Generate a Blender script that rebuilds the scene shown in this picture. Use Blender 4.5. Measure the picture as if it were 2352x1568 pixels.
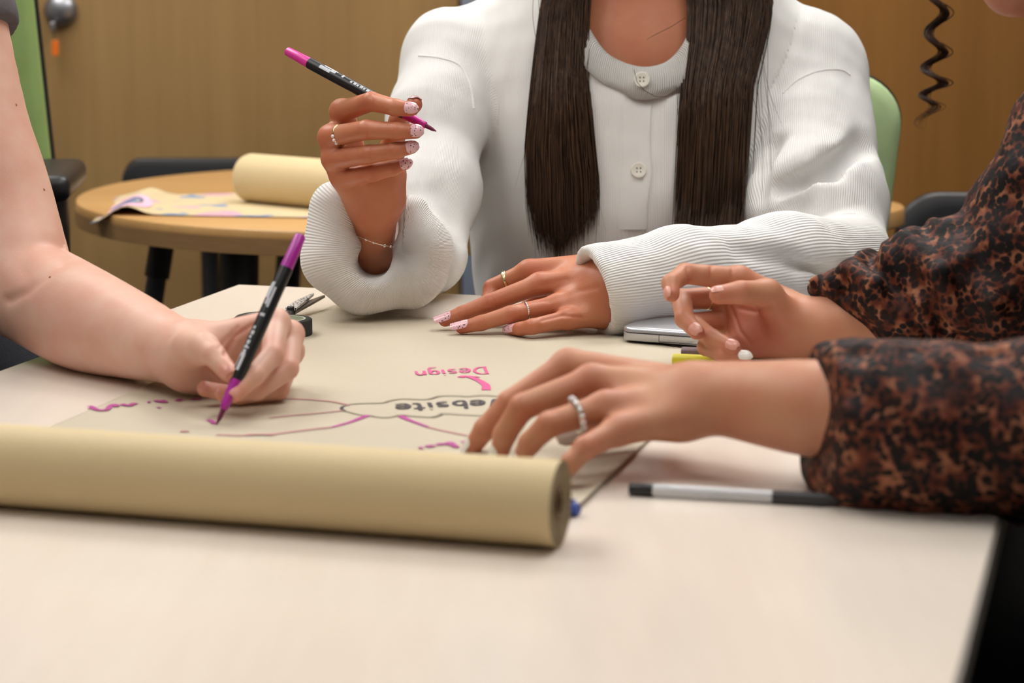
import bpy, bmesh, math, random
import numpy as np
from mathutils import Vector, Matrix
from mathutils.bvhtree import BVHTree

for o in list(bpy.data.objects):
    bpy.data.objects.remove(o, do_unlink=True)
SC = bpy.context.scene
COL = SC.collection
random.seed(7)
RNG = np.random.RandomState(5)

# ------------------------------------------------------------------ camera
F, CX, CY = 5000.0, 1176.0, 784.0           # focal length in pixels of the 2352 x 1568 frame
PITCH = math.atan(884.0 / 5000.0)
TZ = 0.74                                    # table top height
CAM = np.array((0.0, 0.0, TZ + 0.37))
RIGHT = np.array((1.0, 0, 0))
UP = np.array((0, math.sin(PITCH), math.cos(PITCH)))
FWD = np.array((0, math.cos(PITCH), -math.sin(PITCH)))
cd = bpy.data.cameras.new('camera')
cam = bpy.data.objects.new('camera', cd)
COL.objects.link(cam)
cam.location = CAM
cam.rotation_euler = (math.pi / 2 - PITCH, 0, 0)
cd.sensor_width = 22.3
cd.lens = F * 22.3 / 2352.0
cd.clip_start = 0.05
cd.dof.use_dof = True
cd.dof.focus_distance = 2.17
cd.dof.aperture_fstop = 4.0
SC.camera = cam

# ------------------------------------------------------------------ world, exposure
w = bpy.data.worlds.new('world'); SC.world = w
w.use_nodes = True
w.node_tree.nodes['Background'].inputs[0].default_value = (0.9, 0.95, 1.0, 1)
w.node_tree.nodes['Background'].inputs[1].default_value = 0.05
SC.view_settings.view_transform = 'Standard'
SC.view_settings.look = 'None'
SC.view_settings.gamma = 1.0
SC.view_settings.use_curve_mapping = False
SC.view_settings.exposure = 0.0
# the room's ceiling panels: (x, y, watts per square metre of emission strength)
PANELS = [(-1.3, 3.3, 8.8), (0.5, 3.3, 8.8), (-1.3, 1.6, 4.6), (0.5, 1.6, 4.6), (-1.3, -0.3, 1.2), (0.5, -0.3, 1.2)]
CEIL = 2.65

# ------------------------------------------------------------------ pixel helpers
def P(px, py, z):
    return CAM + RIGHT * ((px - CX) / F * z) + UP * ((CY - py) / F * z) + FWD * z
def T(px, py, h=0.0):
    d = RIGHT * ((px - CX) / F) + UP * ((CY - py) / F) + FWD
    t = (TZ + h - CAM[2]) / d[2]
    return CAM + d * t
def W(px, py, Y):
    d = RIGHT * ((px - CX) / F) + UP * ((CY - py) / F) + FWD
    return CAM + d * (Y / d[1])
def cv(x, y, z):          # camera-space direction: right, up, towards the camera
    v = RIGHT * x + UP * y - FWD * z
    return v / np.linalg.norm(v)
def A(*a): return np.array(a, float)
def nrm(v): return v / (np.linalg.norm(v) + 1e-12)

# ------------------------------------------------------------------ objects
ORG = {}
def tag(o, label=None, cat=None, group=None, kind=None):
    if label: o['label'] = label
    if cat: o['category'] = cat
    if group: o['group'] = group
    if kind: o['kind'] = kind
    return o
def thing(name, label, cat, loc, group=None):
    o = bpy.data.objects.new(name, None); COL.objects.link(o)
    o.empty_display_size = 0.05
    o.location = loc; ORG[o.name] = np.array(loc, float)
    return tag(o, label, cat, group)
def mk(name, verts, faces, mat, parent=None, smooth=True, attrs=None):
    verts = np.asarray(verts, float)
    if parent is not None:
        org = ORG[parent.name]
    else:
        lo, hi = verts.min(0), verts.max(0)
        org = A((lo[0] + hi[0]) / 2, (lo[1] + hi[1]) / 2, lo[2])
    me = bpy.data.meshes.new(name)
    V = verts - org
    if isinstance(faces, np.ndarray):
        n, k = faces.shape
        me.vertices.add(len(V)); me.vertices.foreach_set('co', V.astype(np.float32).ravel())
        me.loops.add(n * k); me.loops.foreach_set('vertex_index', faces.astype(np.int32).ravel())
        me.polygons.add(n); me.polygons.foreach_set('loop_start', np.arange(0, n * k, k, dtype=np.int32))
        me.update(calc_edges=True); me.validate()
    else:
        me.from_pydata(V.tolist(), [], [list(map(int, f)) for f in faces])
        me.update()
    if smooth:
        me.polygons.foreach_set('use_smooth', np.ones(len(me.polygons), bool))
    if attrs:
        for k_, v_ in attrs.items():
            at = me.attributes.new(k_, 'FLOAT', 'POINT'); at.data.foreach_set('value', np.asarray(v_, np.float32))
    if mat is not None: me.materials.append(mat)
    o = bpy.data.objects.new(name, me); COL.objects.link(o)
    if parent is not None:
        o.parent = parent
    else:
        o.location = org
    ORG[o.name] = org
    return o
class MB:
    """collects shapes in world coordinates for one mesh"""
    def __init__(s): s.v = []; s.f = []
    def add(s, v, f):
        b = len(s.v); s.v += [tuple(p) for p in v]; s.f += [[i + b for i in q] for q in f]; return s
    def box(s, c, size, rot=None, bev=0.0, seg=2):
        bm = bmesh.new(); bmesh.ops.create_cube(bm, size=1.0)
        bmesh.ops.scale(bm, vec=size, verts=bm.verts)
        if bev > 0:
            bmesh.ops.bevel(bm, geom=bm.edges[:], offset=bev, segments=seg, profile=0.5, affect='EDGES')
        M = np.eye(3) if rot is None else np.array(rot)
        bm.verts.index_update()
        v = [M @ np.array(q.co) + np.array(c) for q in bm.verts]
        f = [[q.index for q in p.verts] for p in bm.faces]
        bm.free(); return s.add(v, f)
    def lathe(s, a, b, prof, n=24, caps=True):
        """prof: (t along a-b in metres, radius)"""
        a = np.array(a, float); b = np.array(b, float); d = nrm(b - a)
        x = nrm(np.cross(d, A(0, 0, 1) if abs(d[2]) < .9 else A(1, 0, 0))); y = np.cross(d, x)
        v = []; f = []
        for t, r in prof:
            for i in range(n):
                g = 2 * math.pi * i / n
                v.append(a + d * t + (x * math.cos(g) + y * math.sin(g)) * r)
        for k in range(len(prof) - 1):
            for i in range(n):
                j = (i + 1) % n
                f.append([k * n + i, k * n + j, (k + 1) * n + j, (k + 1) * n + i])
        if caps:
            f.append(list(range(n))[::-1]); f.append([(len(prof) - 1) * n + i for i in range(n)])
        return s.add(v, f)
    def tube(s, pts, rad, n=10, closed=False, caps=True):
        pts = [np.array(p, float) for p in pts]; m = len(pts)
        if not hasattr(rad, '__len__'): rad = [rad] * m
        v = []; f = []; x = None
        for k in range(m):
            if closed: d = nrm(pts[(k + 1) % m] - pts[k - 1])
            else: d = nrm(pts[min(k + 1, m - 1)] - pts[max(k - 1, 0)])
            if x is None: x = nrm(np.cross(d, A(.3, .2, 1) if abs(d[2]) < .9 else A(1, .1, 0)))
            x = nrm(x - d * np.dot(x, d)); y = np.cross(d, x)
            for i in range(n):
                g = 2 * math.pi * i / n
                v.append(pts[k] + (x * math.cos(g) + y * math.sin(g)) * rad[k])
        for k in range(m if closed else m - 1):
            k2 = (k + 1) % m
            for i in range(n):
                j = (i + 1) % n
                f.append([k * n + i, k * n + j, k2 * n + j, k2 * n + i])
        if caps and not closed:
            f.append(list(range(n))[::-1]); f.append([(m - 1) * n + i for i in range(n)])
        return s.add(v, f)
    def torus(s, c, ax, R, r, n=28, m=8):
        ax = nrm(np.array(ax, float)); x = nrm(np.cross(ax, A(.2, .1, 1) if abs(ax[2]) < .9 else A(1, 0, 0))); y = np.cross(ax, x)
        return s.tube([np.array(c) + (x * math.cos(t) + y * math.sin(t)) * R for t in np.linspace(0, 2 * math.pi, n, False)], r, m, True)
    def ball(s, c, r, n=10, m=7):
        v = []; f = []
        r = np.array(r) if hasattr(r, '__len__') else A(r, r, r)
        for j in range(m + 1):
            th = math.pi * j / m
            for i in range(n):
                g = 2 * math.pi * i / n
                v.append(np.array(c) + A(math.sin(th) * math.cos(g), math.sin(th) * math.sin(g), math.cos(th)) * r)
        for j in range(m):
            for i in range(n):
                f.append([j * n + i, (j + 1) * n + i, (j + 1) * n + (i + 1) % n, j * n + (i + 1) % n])
        return s.add(v, f)
    def prism(s, poly, z0, z1):
        """vertical prism from an xy outline"""
        n = len(poly)
        v = [(p[0], p[1], z0) for p in poly] + [(p[0], p[1], z1) for p in poly]
        f = [list(range(n))[::-1], list(range(n, 2 * n))] + [[i, (i + 1) % n, n + (i + 1) % n, n + i] for i in range(n)]
        return s.add(v, f)
    def grid(s, pts):
        """pts[r][c] grid of points"""
        R, C_ = len(pts), len(pts[0])
        v = [p for row in pts for p in row]
        f = [[r * C_ + c, r * C_ + c + 1, (r + 1) * C_ + c + 1, (r + 1) * C_ + c] for r in range(R - 1) for c in range(C_ - 1)]
        return s.add(v, f)
    def build(s, name, mat, parent=None, smooth=False):
        bm = bmesh.new()
        o = mk(name, s.v, s.f, mat, parent, smooth)
        bm.from_mesh(o.data); bmesh.ops.recalc_face_normals(bm, faces=bm.faces); bm.to_mesh(o.data); bm.free()
        if smooth:
            o.data.polygons.foreach_set('use_smooth', np.ones(len(o.data.polygons), bool))
            try: o.data.set_sharp_from_angle(angle=math.radians(50))
            except Exception: pass
        return o

# ------------------------------------------------------------------ materials
def srgb(r, g, b):
    f = lambda c: (c / 255 / 12.92) if c / 255 <= .04045 else ((c / 255 + .055) / 1.055) ** 2.4
    return (f(r), f(g), f(b), 1)
def nodes(name):
    m = bpy.data.materials.new(name); m.use_nodes = True
    nt = m.node_tree; b = nt.nodes['Principled BSDF']
    return m, nt, b
def mixc(nt, fac, c1, c2, mode='MIX'):
    n = nt.nodes.new('ShaderNodeMix'); n.data_type = 'RGBA'; n.blend_type = mode
    for sock, val in ((n.inputs[0], fac), (n.inputs[6], c1), (n.inputs[7], c2)):
        if hasattr(val, 'is_linked'): nt.links.new(val, sock)
        else: sock.default_value = val
    return n.outputs[2]
def math_n(nt, op, a, b=None):
    n = nt.nodes.new('ShaderNodeMath'); n.operation = op
    for i, val in enumerate((a, b)):
        if val is None: continue
        if hasattr(val, 'is_linked'): nt.links.new(val, n.inputs[i])
        else: n.inputs[i].default_value = val
    return n.outputs[0]
def coord(nt, scale=(1, 1, 1), rot=(0, 0, 0)):
    tc = nt.nodes.new('ShaderNodeTexCoord'); mp = nt.nodes.new('ShaderNodeMapping')
    nt.links.new(tc.outputs['Object'], mp.inputs['Vector'])
    mp.inputs['Scale'].default_value = scale; mp.inputs['Rotation'].default_value = rot
    return mp.outputs[0]
def noise(nt, vec, scale, detail=3, rough=.5):
    n = nt.nodes.new('ShaderNodeTexNoise'); nt.links.new(vec, n.inputs['Vector'])
    n.inputs['Scale'].default_value = scale; n.inputs['Detail'].default_value = detail; n.inputs['Roughness'].default_value = rough
    return n
def ramp(nt, fac, stops):
    n = nt.nodes.new('ShaderNodeValToRGB'); nt.links.new(fac, n.inputs[0])
    e = n.color_ramp.elements
    while len(e) < len(stops): e.new(.5)
    for k, (p, c) in enumerate(stops): e[k].position = p; e[k].color = c
    return n.outputs[0]
def bump(nt, b, height, dist, strength=1.0):
    n = nt.nodes.new('ShaderNodeBump'); n.inputs['Distance'].default_value = dist; n.inputs['Strength'].default_value = strength
    nt.links.new(height, n.inputs['Height']); nt.links.new(n.outputs[0], b.inputs['Normal'])
def pm(name, c, rough=.5, var=.08, scale=40, metal=0, bmp=0, bscale=300, spec=.5, stretch=(1, 1, 1), trans=0, emit=None, sub=0):
    m, nt, b = nodes(name)
    col = srgb(*c)
    v = coord(nt, stretch)
    n = noise(nt, v, scale)
    dark = tuple(x * (1 - var) for x in col[:3]) + (1,); lite = tuple(min(1, x * (1 + var)) for x in col[:3]) + (1,)
    nt.links.new(ramp(nt, n.outputs[0], [(.3, dark), (.7, lite)]), b.inputs['Base Color'])
    b.inputs['Roughness'].default_value = rough; b.inputs['Metallic'].default_value = metal
    b.inputs['Specular IOR Level'].default_value = spec
    b.inputs['Transmission Weight'].default_value = trans
    if sub:
        b.inputs['Subsurface Weight'].default_value = sub; b.inputs['Subsurface Radius'].default_value = (1, .4, .2); b.inputs['Subsurface Scale'].default_value = .006
    if bmp:
        n2 = noise(nt, v, bscale, 2); bump(nt, b, n2.outputs[0], bmp)
    if emit:
        b.inputs['Emission Color'].default_value = emit[0]; b.inputs['Emission Strength'].default_value = emit[1]
    return m
def wood(name, c1, c2, axis_scale, rough=.35, scale=3.0, bmp=.0, spec=.5):
    """veneer: long streaks"""
    m, nt, b = nodes(name)
    v = coord(nt, axis_scale)
    n1 = noise(nt, v, scale, 5, .6); n2 = noise(nt, v, scale * 9, 3, .6)
    f = math_n(nt, 'ADD', math_n(nt, 'MULTIPLY', n1.outputs[0], .7), math_n(nt, 'MULTIPLY', n2.outputs[0], .3))
    nt.links.new(ramp(nt, f, [(.32, srgb(*c1)), (.68, srgb(*c2))]), b.inputs['Base Color'])
    b.inputs['Roughness'].default_value = rough; b.inputs['Specular IOR Level'].default_value = spec
    if bmp: bump(nt, b, n2.outputs[0], bmp)
    return m
def skin(name, c, red, rough=.45, spec=.35):
    m, nt, b = nodes(name)
    v = coord(nt)
    n1 = noise(nt, v, 35, 3); n2 = noise(nt, v, 900, 2)
    at = nt.nodes.new('ShaderNodeAttribute'); at.attribute_name = 'red'
    base = mixc(nt, ramp(nt, n1.outputs[0], [(.35, (0, 0, 0, 1)), (.7, (.35, .35, .35, 1))]), srgb(*c), srgb(*red))
    nt.links.new(mixc(nt, at.outputs['Fac'], base, srgb(*red)), b.inputs['Base Color'])
    b.inputs['Roughness'].default_value = rough; b.inputs['Specular IOR Level'].default_value = spec
    b.inputs['Subsurface Weight'].default_value = .2; b.inputs['Subsurface Radius'].default_value = (1, .35, .2); b.inputs['Subsurface Scale'].default_value = .005
    n3 = noise(nt, v, 260, 3)
    bump(nt, b, math_n(nt, 'ADD', n2.outputs[0], math_n(nt, 'MULTIPLY', n3.outputs[0], .5)), .0003, .5)
    return m
def knit(name, c, pitch=.0026, depth=.0008):
    m, nt, b = nodes(name)
    at = nt.nodes.new('ShaderNodeAttribute'); at.attribute_name = 'rib'
    s = math_n(nt, 'SINE', math_n(nt, 'MULTIPLY', at.outputs['Fac'], 2 * math.pi / pitch))
    v = coord(nt); n1 = noise(nt, v, 18, 3); n2 = noise(nt, v, 1500, 2)
    col = srgb(*c)
    nt.links.new(ramp(nt, n1.outputs[0], [(.3, tuple(x * .96 for x in col[:3]) + (1,)), (.7, col)]), b.inputs['Base Color'])
    b.inputs['Roughness'].default_value = .9; b.inputs['Specular IOR Level'].default_value = .15
    b.inputs['Sheen Weight'].default_value = .15
    ra = nt.nodes.new('ShaderNodeAttribute'); ra.attribute_name = 'ribw'
    h = math_n(nt, 'ADD', math_n(nt, 'MULTIPLY', s, ra.outputs['Fac']), math_n(nt, 'MULTIPLY', n2.outputs[0], .35))
    bump(nt, b, h, depth, .8)
    return m

# ------------------------------------------------------------------ implicit surfaces
CB = None
class Rc:                                   # tapered capsule
    def __init__(s, a, b, ra, rb):
        s.a = np.array(a, float); s.b = np.array(b, float); s.ra = ra; s.rb = rb
        r = max(ra, rb); s.lo = np.minimum(s.a, s.b) - r; s.hi = np.maximum(s.a, s.b) + r
    def __call__(s, p):
        ba = s.b - s.a; L2 = float(ba @ ba) + 1e-12
        q = p - s.a
        t = np.clip(q @ ba / L2, 0, 1)
        d = q - t[:, None] * ba
        return np.sqrt((d * d).sum(1)) - (s.ra + t * (s.rb - s.ra))
class El:                                   # ellipsoid with axes in the rows of R
    def __init__(s, c, r, R=None):
        s.c = np.array(c, float); s.r = np.array(r, float); s.R = np.eye(3) if R is None else np.array(R)
        m = max(r); s.lo = s.c - m; s.hi = s.c + m
    def __call__(s, p):
        q = (p - s.c) @ s.R.T
        k0 = np.sqrt(((q / s.r) ** 2).sum(1)) + 1e-9; k1 = np.sqrt(((q / s.r ** 2) ** 2).sum(1)) + 1e-9
        return k0 * (k0 - 1) / k1
CAMR = np.array([RIGHT, UP, -FWD])
def E(pr, p):
    if CB is not None:
        gap = np.maximum(0, np.maximum(pr.lo - CB[1], CB[0] - pr.hi))
        if gap.max() > .035: return np.full(len(p), .4)
    return pr(p)
def smin(a, b, k):
    if k <= 0: return np.minimum(a, b)
    h = np.maximum(k - np.abs(a - b), 0) / k
    return np.minimum(a, b) - h * h * k * .25
def smax(a, b, k): return -smin(-a, -b, k)
def union(prims, p, k):
    d = None
    for q in prims:
        e = E(q, p); d = e if d is None else smin(d, e, k)
    return d
def surface(sdf, lo, hi, h, B=7, extra=.004, smooth=2):
    """naive surface nets on sparse blocks"""
    global CB
    lo = np.array(lo, float); hi = np.array(hi, float)
    nb = np.ceil((hi - lo) / (h * B)).astype(int)
    N = nb * B + 2
    ii = np.stack(np.meshgrid(*[np.arange(n) for n in nb], indexing='ij'), -1).reshape(-1, 3)
    CB = None
    keep = []
    for c in range(0, len(ii), 60000):
        s = ii[c:c + 60000]
        d = sdf(lo + (s + .5) * (B * h))
        keep.append(s[np.abs(d) < .866 * B * h * 1.25 + extra])
    ii = np.concatenate(keep)
    g5 = ii // 5
    ii = ii[np.lexsort((ii[:, 2], ii[:, 1], ii[:, 0], g5[:, 2], g5[:, 1], g5[:, 0]))]
    g = np.stack(np.meshgrid(*[np.arange(B + 1)] * 3, indexing='ij'), -1).reshape(-1, 3)
    off8 = np.array([[i & 1, (i >> 1) & 1, (i >> 2) & 1] for i in range(8)])
    ed = [(a, a | (1 << k)) for a in range(8) for k in range(3) if not a & (1 << k)]
    KEY = []; POS = []; Q = []
    st = np.array([1, N[0], N[0] * N[1]], np.int64)
    for c in range(0, len(ii), 100):
        s = ii[c:c + 100]
        ip = (s[:, None, :] * B + g[None]).reshape(-1, 3)
        p = lo + ip * h
        CB = (p.min(0), p.max(0))
        V = sdf(p).reshape(len(s), B + 1, B + 1, B + 1)
        sg = V < 0
        cnt = sum(sg[:, o[0]:B + o[0], o[1]:B + o[1], o[2]:B + o[2]].astype(np.int8) for o in off8)
        act = np.argwhere((cnt > 0) & (cnt < 8))
        if not len(act): continue
        bi = act[:, 0]; ci = act[:, 1:]
        cv8 = np.stack([V[bi, ci[:, 0] + o[0], ci[:, 1] + o[1], ci[:, 2] + o[2]] for o in off8], 1)
        acc = np.zeros((len(act), 3)); num = np.zeros(len(act))
        for a, b in ed:
            va, vb = cv8[:, a], cv8[:, b]; x = (va < 0) != (vb < 0)
            t = np.where(x, va / np.where(x, va - vb, 1), 0)
            acc += np.where(x[:, None], off8[a] + t[:, None] * (off8[b] - off8[a]), 0); num += x
        gc = s[bi] * B + ci
        POS.append(lo + (gc + acc / num[:, None]) * h)
        key = gc @ st; KEY.append(key)
        for k in range(3):
            x = (cv8[:, 0] < 0) != (cv8[:, 1 << k] < 0)
            k1, k2 = (k + 1) % 3, (k + 2) % 3
            kk = key[x]
            q = np.stack([kk, kk - st[k1], kk - st[k1] - st[k2], kk - st[k2]], 1)
            fl = cv8[x, 0] < 0
            q[~fl] = q[~fl][:, ::-1]
            Q.append(q)
    CB = None
    KEY = np.concatenate(KEY); POS = np.concatenate(POS); Q = np.concatenate(Q)
    o = np.argsort(KEY); KEY = KEY[o]; POS = POS[o]
    idx = np.searchsorted(KEY, Q); idx = np.minimum(idx, len(KEY) - 1)
    ok = (KEY[idx] == Q).all(1); F_ = idx[ok]
    e = np.concatenate([F_[:, [0, 1]], F_[:, [1, 2]], F_[:, [2, 3]], F_[:, [3, 0]]])
    for _ in range(smooth):
        acc = np.zeros_like(POS); n = np.zeros(len(POS))
        for k in range(3):
            acc[:, k] = np.bincount(e[:, 0], POS[e[:, 1], k], len(POS)) + np.bincount(e[:, 1], POS[e[:, 0], k], len(POS))
        n = np.bincount(e[:, 0], minlength=len(POS)) + np.bincount(e[:, 1], minlength=len(POS))
        POS = POS + .5 * (acc / np.maximum(n, 1)[:, None] - POS)
    return POS, F_
def bounds(prims, m=.01):
    return np.min([q.lo for q in prims], 0) - m, np.max([q.hi for q in prims], 0) + m
def waves(p, wl, seed, n=5):
    """cheap smooth noise: a sum of sines"""
    r = np.random.RandomState(seed); out = np.zeros(len(p))
    for _ in range(n):
        d = r.normal(size=3); d /= np.linalg.norm(d)
        out += np.sin(p @ d * (2 * math.pi / (wl * r.uniform(.7, 1.5))) + r.uniform(0, 6.28))
    return out / n
def chain_coords(p, pts, ref):
    """arc length, angle and distance to a polyline"""
    best = np.full(len(p), 9.0); S = np.zeros(len(p)); TH = np.zeros(len(p)); s0 = 0.0
    for a, b in zip(pts[:-1], pts[1:]):
        ba = b - a; L = np.linalg.norm(ba); u = ba / L
        q = p - a; t = np.clip(q @ u / L, 0, 1); d = q - (t * L)[:, None] * u
        dist = np.sqrt((d * d).sum(1))
        x = nrm(ref - u * (ref @ u)); y = np.cross(u, x)
        m = dist < best
        best = np.where(m, dist, best); S = np.where(m, s0 + t * L, S)
        TH = np.where(m, np.arctan2(q @ y, q @ x), TH)
        s0 += L
    return S, TH, best

def project(V):
    q = V - CAM; z = q @ FWD
    return CX + F * (q @ RIGHT) / z, CY - F * (q @ UP) / z, z
def normals(V, F_):
    n = np.cross(V[F_[:, 2]] - V[F_[:, 0]], V[F_[:, 3]] - V[F_[:, 1]])
    out = np.zeros_like(V)
    for k in range(4):
        for c in range(3): out[:, c] += np.bincount(F_[:, k], n[:, c], len(V))
    return out / (np.linalg.norm(out, axis=1)[:, None] + 1e-12)
def crease(V, F_, red, path, w, depth, rd=.5, zr=None):
    """press a skin fold into the surface along a line running through the points of path (px, py)"""
    N = normals(V, F_); x, y, z = project(V)
    best = np.full(len(V), 1e9)
    for (x0, y0), (x1, y1) in zip(path[:-1], path[1:]):
        dx, dy = x1 - x0, y1 - y0; t = np.clip(((x - x0) * dx + (y - y0) * dy) / (dx * dx + dy * dy), 0, 1)
        best = np.minimum(best, np.hypot(x - x0 - t * dx, y - y0 - t * dy))
    g = np.exp(-(best / w) ** 2) * ((N @ -FWD) > .05)
    if zr is not None: g = g * ((z > zr[0]) & (z < zr[1]))
    V -= N * (g * depth)[:, None]
    np.maximum(red, g * rd, out=red)
def split_surface(sdf, lo, hi, axis, at, h0, h1, **kw):
    """fine mesh on the near side of a plane, coarse mesh beyond it"""
    l2 = np.array(lo); h2 = np.array(hi); h2[axis] = at
    l3 = np.array(lo); l3[axis] = at - h1
    v0, f0 = surface(sdf, l2, h2, h0, **kw); v1, f1 = surface(sdf, l3, hi, h1, **kw)
    return np.concatenate([v0, v1]), np.concatenate([f0, f1 + len(v0)])
# ================================================================== setting
D1 = A(math.cos(math.radians(74)), math.sin(math.radians(74)), 0)    # table's long direction
D2 = A(math.sin(math.radians(74)), -math.cos(math.radians(74)), 0)   # across, to the right
Z3 = A(0, 0, 1)
X0, X1, Y0, Y1 = -2.6, 2.4, -2.4, 4.25
M_floor = pm('floor_carpet', (58, 60, 68), .95, .25, 60, bmp=.003, bscale=500)
M_wall = pm('wall_paint', (150, 146, 136), .85, .04, 6)
M_ceil = pm('ceiling_tile', (225, 224, 220), .9, .03, 30)
M_door = wood('door_veneer', (136, 106, 64), (160, 128, 82), (2.2, 2.2, .10), .42, 2.4)
M_door2 = wood('door_veneer_orange', (124, 82, 34), (150, 104, 50), (2.2, 2.2, .10), .42, 2.4)
M_post = pm('grey_blue_paint', (118, 126, 142), .5, .05, 20)
def struct(name, mb, mat, parent=None):
    o = mb.build(name, mat, parent)
    if parent is None: o['kind'] = 'structure'
    return o
struct('floor', MB().box(((X0 + X1) / 2, (Y0 + Y1) / 2, -.05), (X1 - X0, Y1 - Y0, .1)), M_floor)
struct('ceiling', MB().box(((X0 + X1) / 2, (Y0 + Y1) / 2, CEIL + .05), (X1 - X0, Y1 - Y0, .1)), M_ceil)
struct('wall_left', MB().box((X0 - .05, (Y0 + Y1) / 2, CEIL / 2), (.1, Y1 - Y0 + .2, CEIL)), M_wall)
struct('wall_right', MB().box((X1 + .05, (Y0 + Y1) / 2, CEIL / 2), (.1, Y1 - Y0 + .2, CEIL)), M_wall)
struct('wall_back', MB().box(((X0 + X1) / 2, Y0 - .05, CEIL / 2), (X1 - X0, .1, CEIL)), M_wall)
struct('wall_far', MB().box(((X0 + X1) / 2, Y1 + .10, CEIL / 2), (X1 - X0, .1, CEIL)), M_wall)
xp = W(1058, 300, Y1)[0]
d1 = struct('door_1', MB().box(((X0 + xp) / 2, Y1 + .02, 1.08), (xp - X0 - .004, .05, 2.12), bev=.002), M_door)
struct('trim_1', MB().box((xp + .05, Y1 + .012, 1.1), (.096, .08, 2.2), bev=.004), M_post)
d2 = struct('door_2', MB().box(((X1 + xp + .1) / 2, Y1 + .02, 1.08), (X1 - xp - .104, .05, 2.12), bev=.002), M_door2)
struct('trim_2', MB().box(((X0 + X1) / 2, Y1 + .012, 2.26), (X1 - X0, .08, .12), bev=.004), M_post)
for s_, x_ in (('left', X0 + .01), ('right', X1 - .01)):
    struct('baseboard_' + s_, MB().box((x_, (Y0 + Y1) / 2, .05), (.02, Y1 - Y0, .1)), M_post)
# lock with key on the left door
M_steel = pm('brushed_steel', (150, 150, 155), .35, .1, 200, metal=.9)
M_dark = pm('dark_steel', (60, 58, 56), .4, .1, 100, metal=.6)
M_orange = pm('orange_plastic', (225, 110, 20), .45, .06, 40)
c = W(140, 24, Y1 - .006)
lk = MB().lathe(c + A(0, .02, 0), c - A(0, .02, 0), [(0, .031), (.014, .033), (.026, .032), (.034, .026), (.04, .014)], 28).build('lock_cylinder', M_steel, d1, True)
c2 = W(126, 60, Y1 - .02)
kt = thing('door_key', 'small steel key with orange tag hanging in the wooden door lock', 'key', c2 - A(0, .012, .06))
MB().box(c2 - A(0, .015, 0), (.010, .022, .018), bev=.003).box(c2 + A(.003, -.02, .024), (.004, .03, .008)).build('key_bow', M_steel, kt)
MB().tube([c2 + A(0, -.016, -.006), c2 + A(.001, -.017, -.016), c2 + A(.002, -.017, -.026)], .0013, 6).build('key_loop', M_dark, kt)
MB().box(c2 + A(.003, -.017, -.041), (.013, .005, .030), bev=.002).build('key_tag', M_orange, kt)

# ceiling light panels (the room's lamps)
M_frame = pm('white_enamel', (235, 235, 235), .4, .02, 20)
M_lamp = {}
for i, (x, y, e) in enumerate(PANELS):
    if e not in M_lamp:
        M_lamp[e] = pm('lamp_diffuser', (245, 245, 245), .5, .01, 5, emit=((1.0, .985, .955, 1), e))
    side = 'left' if x < 0 else 'right'
    row = {3.3: 'over the wooden doors', 1.6: 'over the shared table', -.3: 'behind the viewer'}[y]
    t = thing('ceiling_light', 'square flat ceiling light panel %s on the %s side' % (row, side), 'ceiling light', (x, y, CEIL - .03), 'ceiling light panels')
    fr = MB()
    for dx, dy, sx, sy in ((0, .59, 1.2, .03), (0, -.59, 1.2, .03), (.59, 0, .03, 1.15), (-.59, 0, .03, 1.15)):
        fr.box((x + dx, y + dy, CEIL - .016), (sx, sy, .03))
    fr.build('frame', M_frame, t)
    MB().box((x, y, CEIL - .012), (1.15, 1.15, .012)).build('diffuser', M_lamp[e], t)

# ================================================================== shared table
M_birch = wood('birch_laminate', (231, 218, 204), (240, 229, 216), (3.0, .35, 1), .20, 2.2, spec=.5)
M_edge = pm('grey_edge_band', (120, 112, 104), .5, .08, 60)
M_blackmet = pm('black_metal', (18, 18, 19), .45, .1, 60)
farL = T(548, 653)
cn = D2 * (D2 @ T(2295, 1180)) + D1 * (D1 @ farL); cn[2] = TZ       # far right corner
LEN = 1.62
q = [farL, cn, cn - D1 * LEN, farL - D1 * LEN]
ctr = sum(q) / 4
tb = thing('shared_table', 'large rectangular table with pale birch laminate top under all the hands', 'table', (ctr[0], ctr[1], 0))
RT = np.array([D2, D1, Z3]).T
wid = np.linalg.norm(q[1] - q[0])
top = MB().box(A(ctr[0], ctr[1], TZ - .0115), (wid, LEN, .023), RT, .0012, 1).build('tabletop', M_birch, tb)
eb = MB()
for a, b in zip(q, q[1:] + q[:1]):
    d = nrm(b - a); n = A(d[1], -d[0], 0); n = n if n @ (a - ctr) > 0 else -n
    m = (a + b) / 2 + n * .0012; m[2] = TZ - .0125
    eb.box(m, (np.linalg.norm(b - a) + .002, .0024, .0225), np.array([d, n, Z3]).T)
eb.build('edge_band', M_edge, tb)
for sx in (-1, 1):
    for sy in (-1, 1):
        b = ctr + D2 * sx * (wid / 2 - .07) + D1 * sy * (LEN / 2 - .07)
        MB().lathe(A(b[0], b[1], 0), A(b[0], b[1], TZ - .023), [(0, .022), (.7, .022), (.717, .03)], 20).build('leg', M_blackmet, tb, True)

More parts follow.
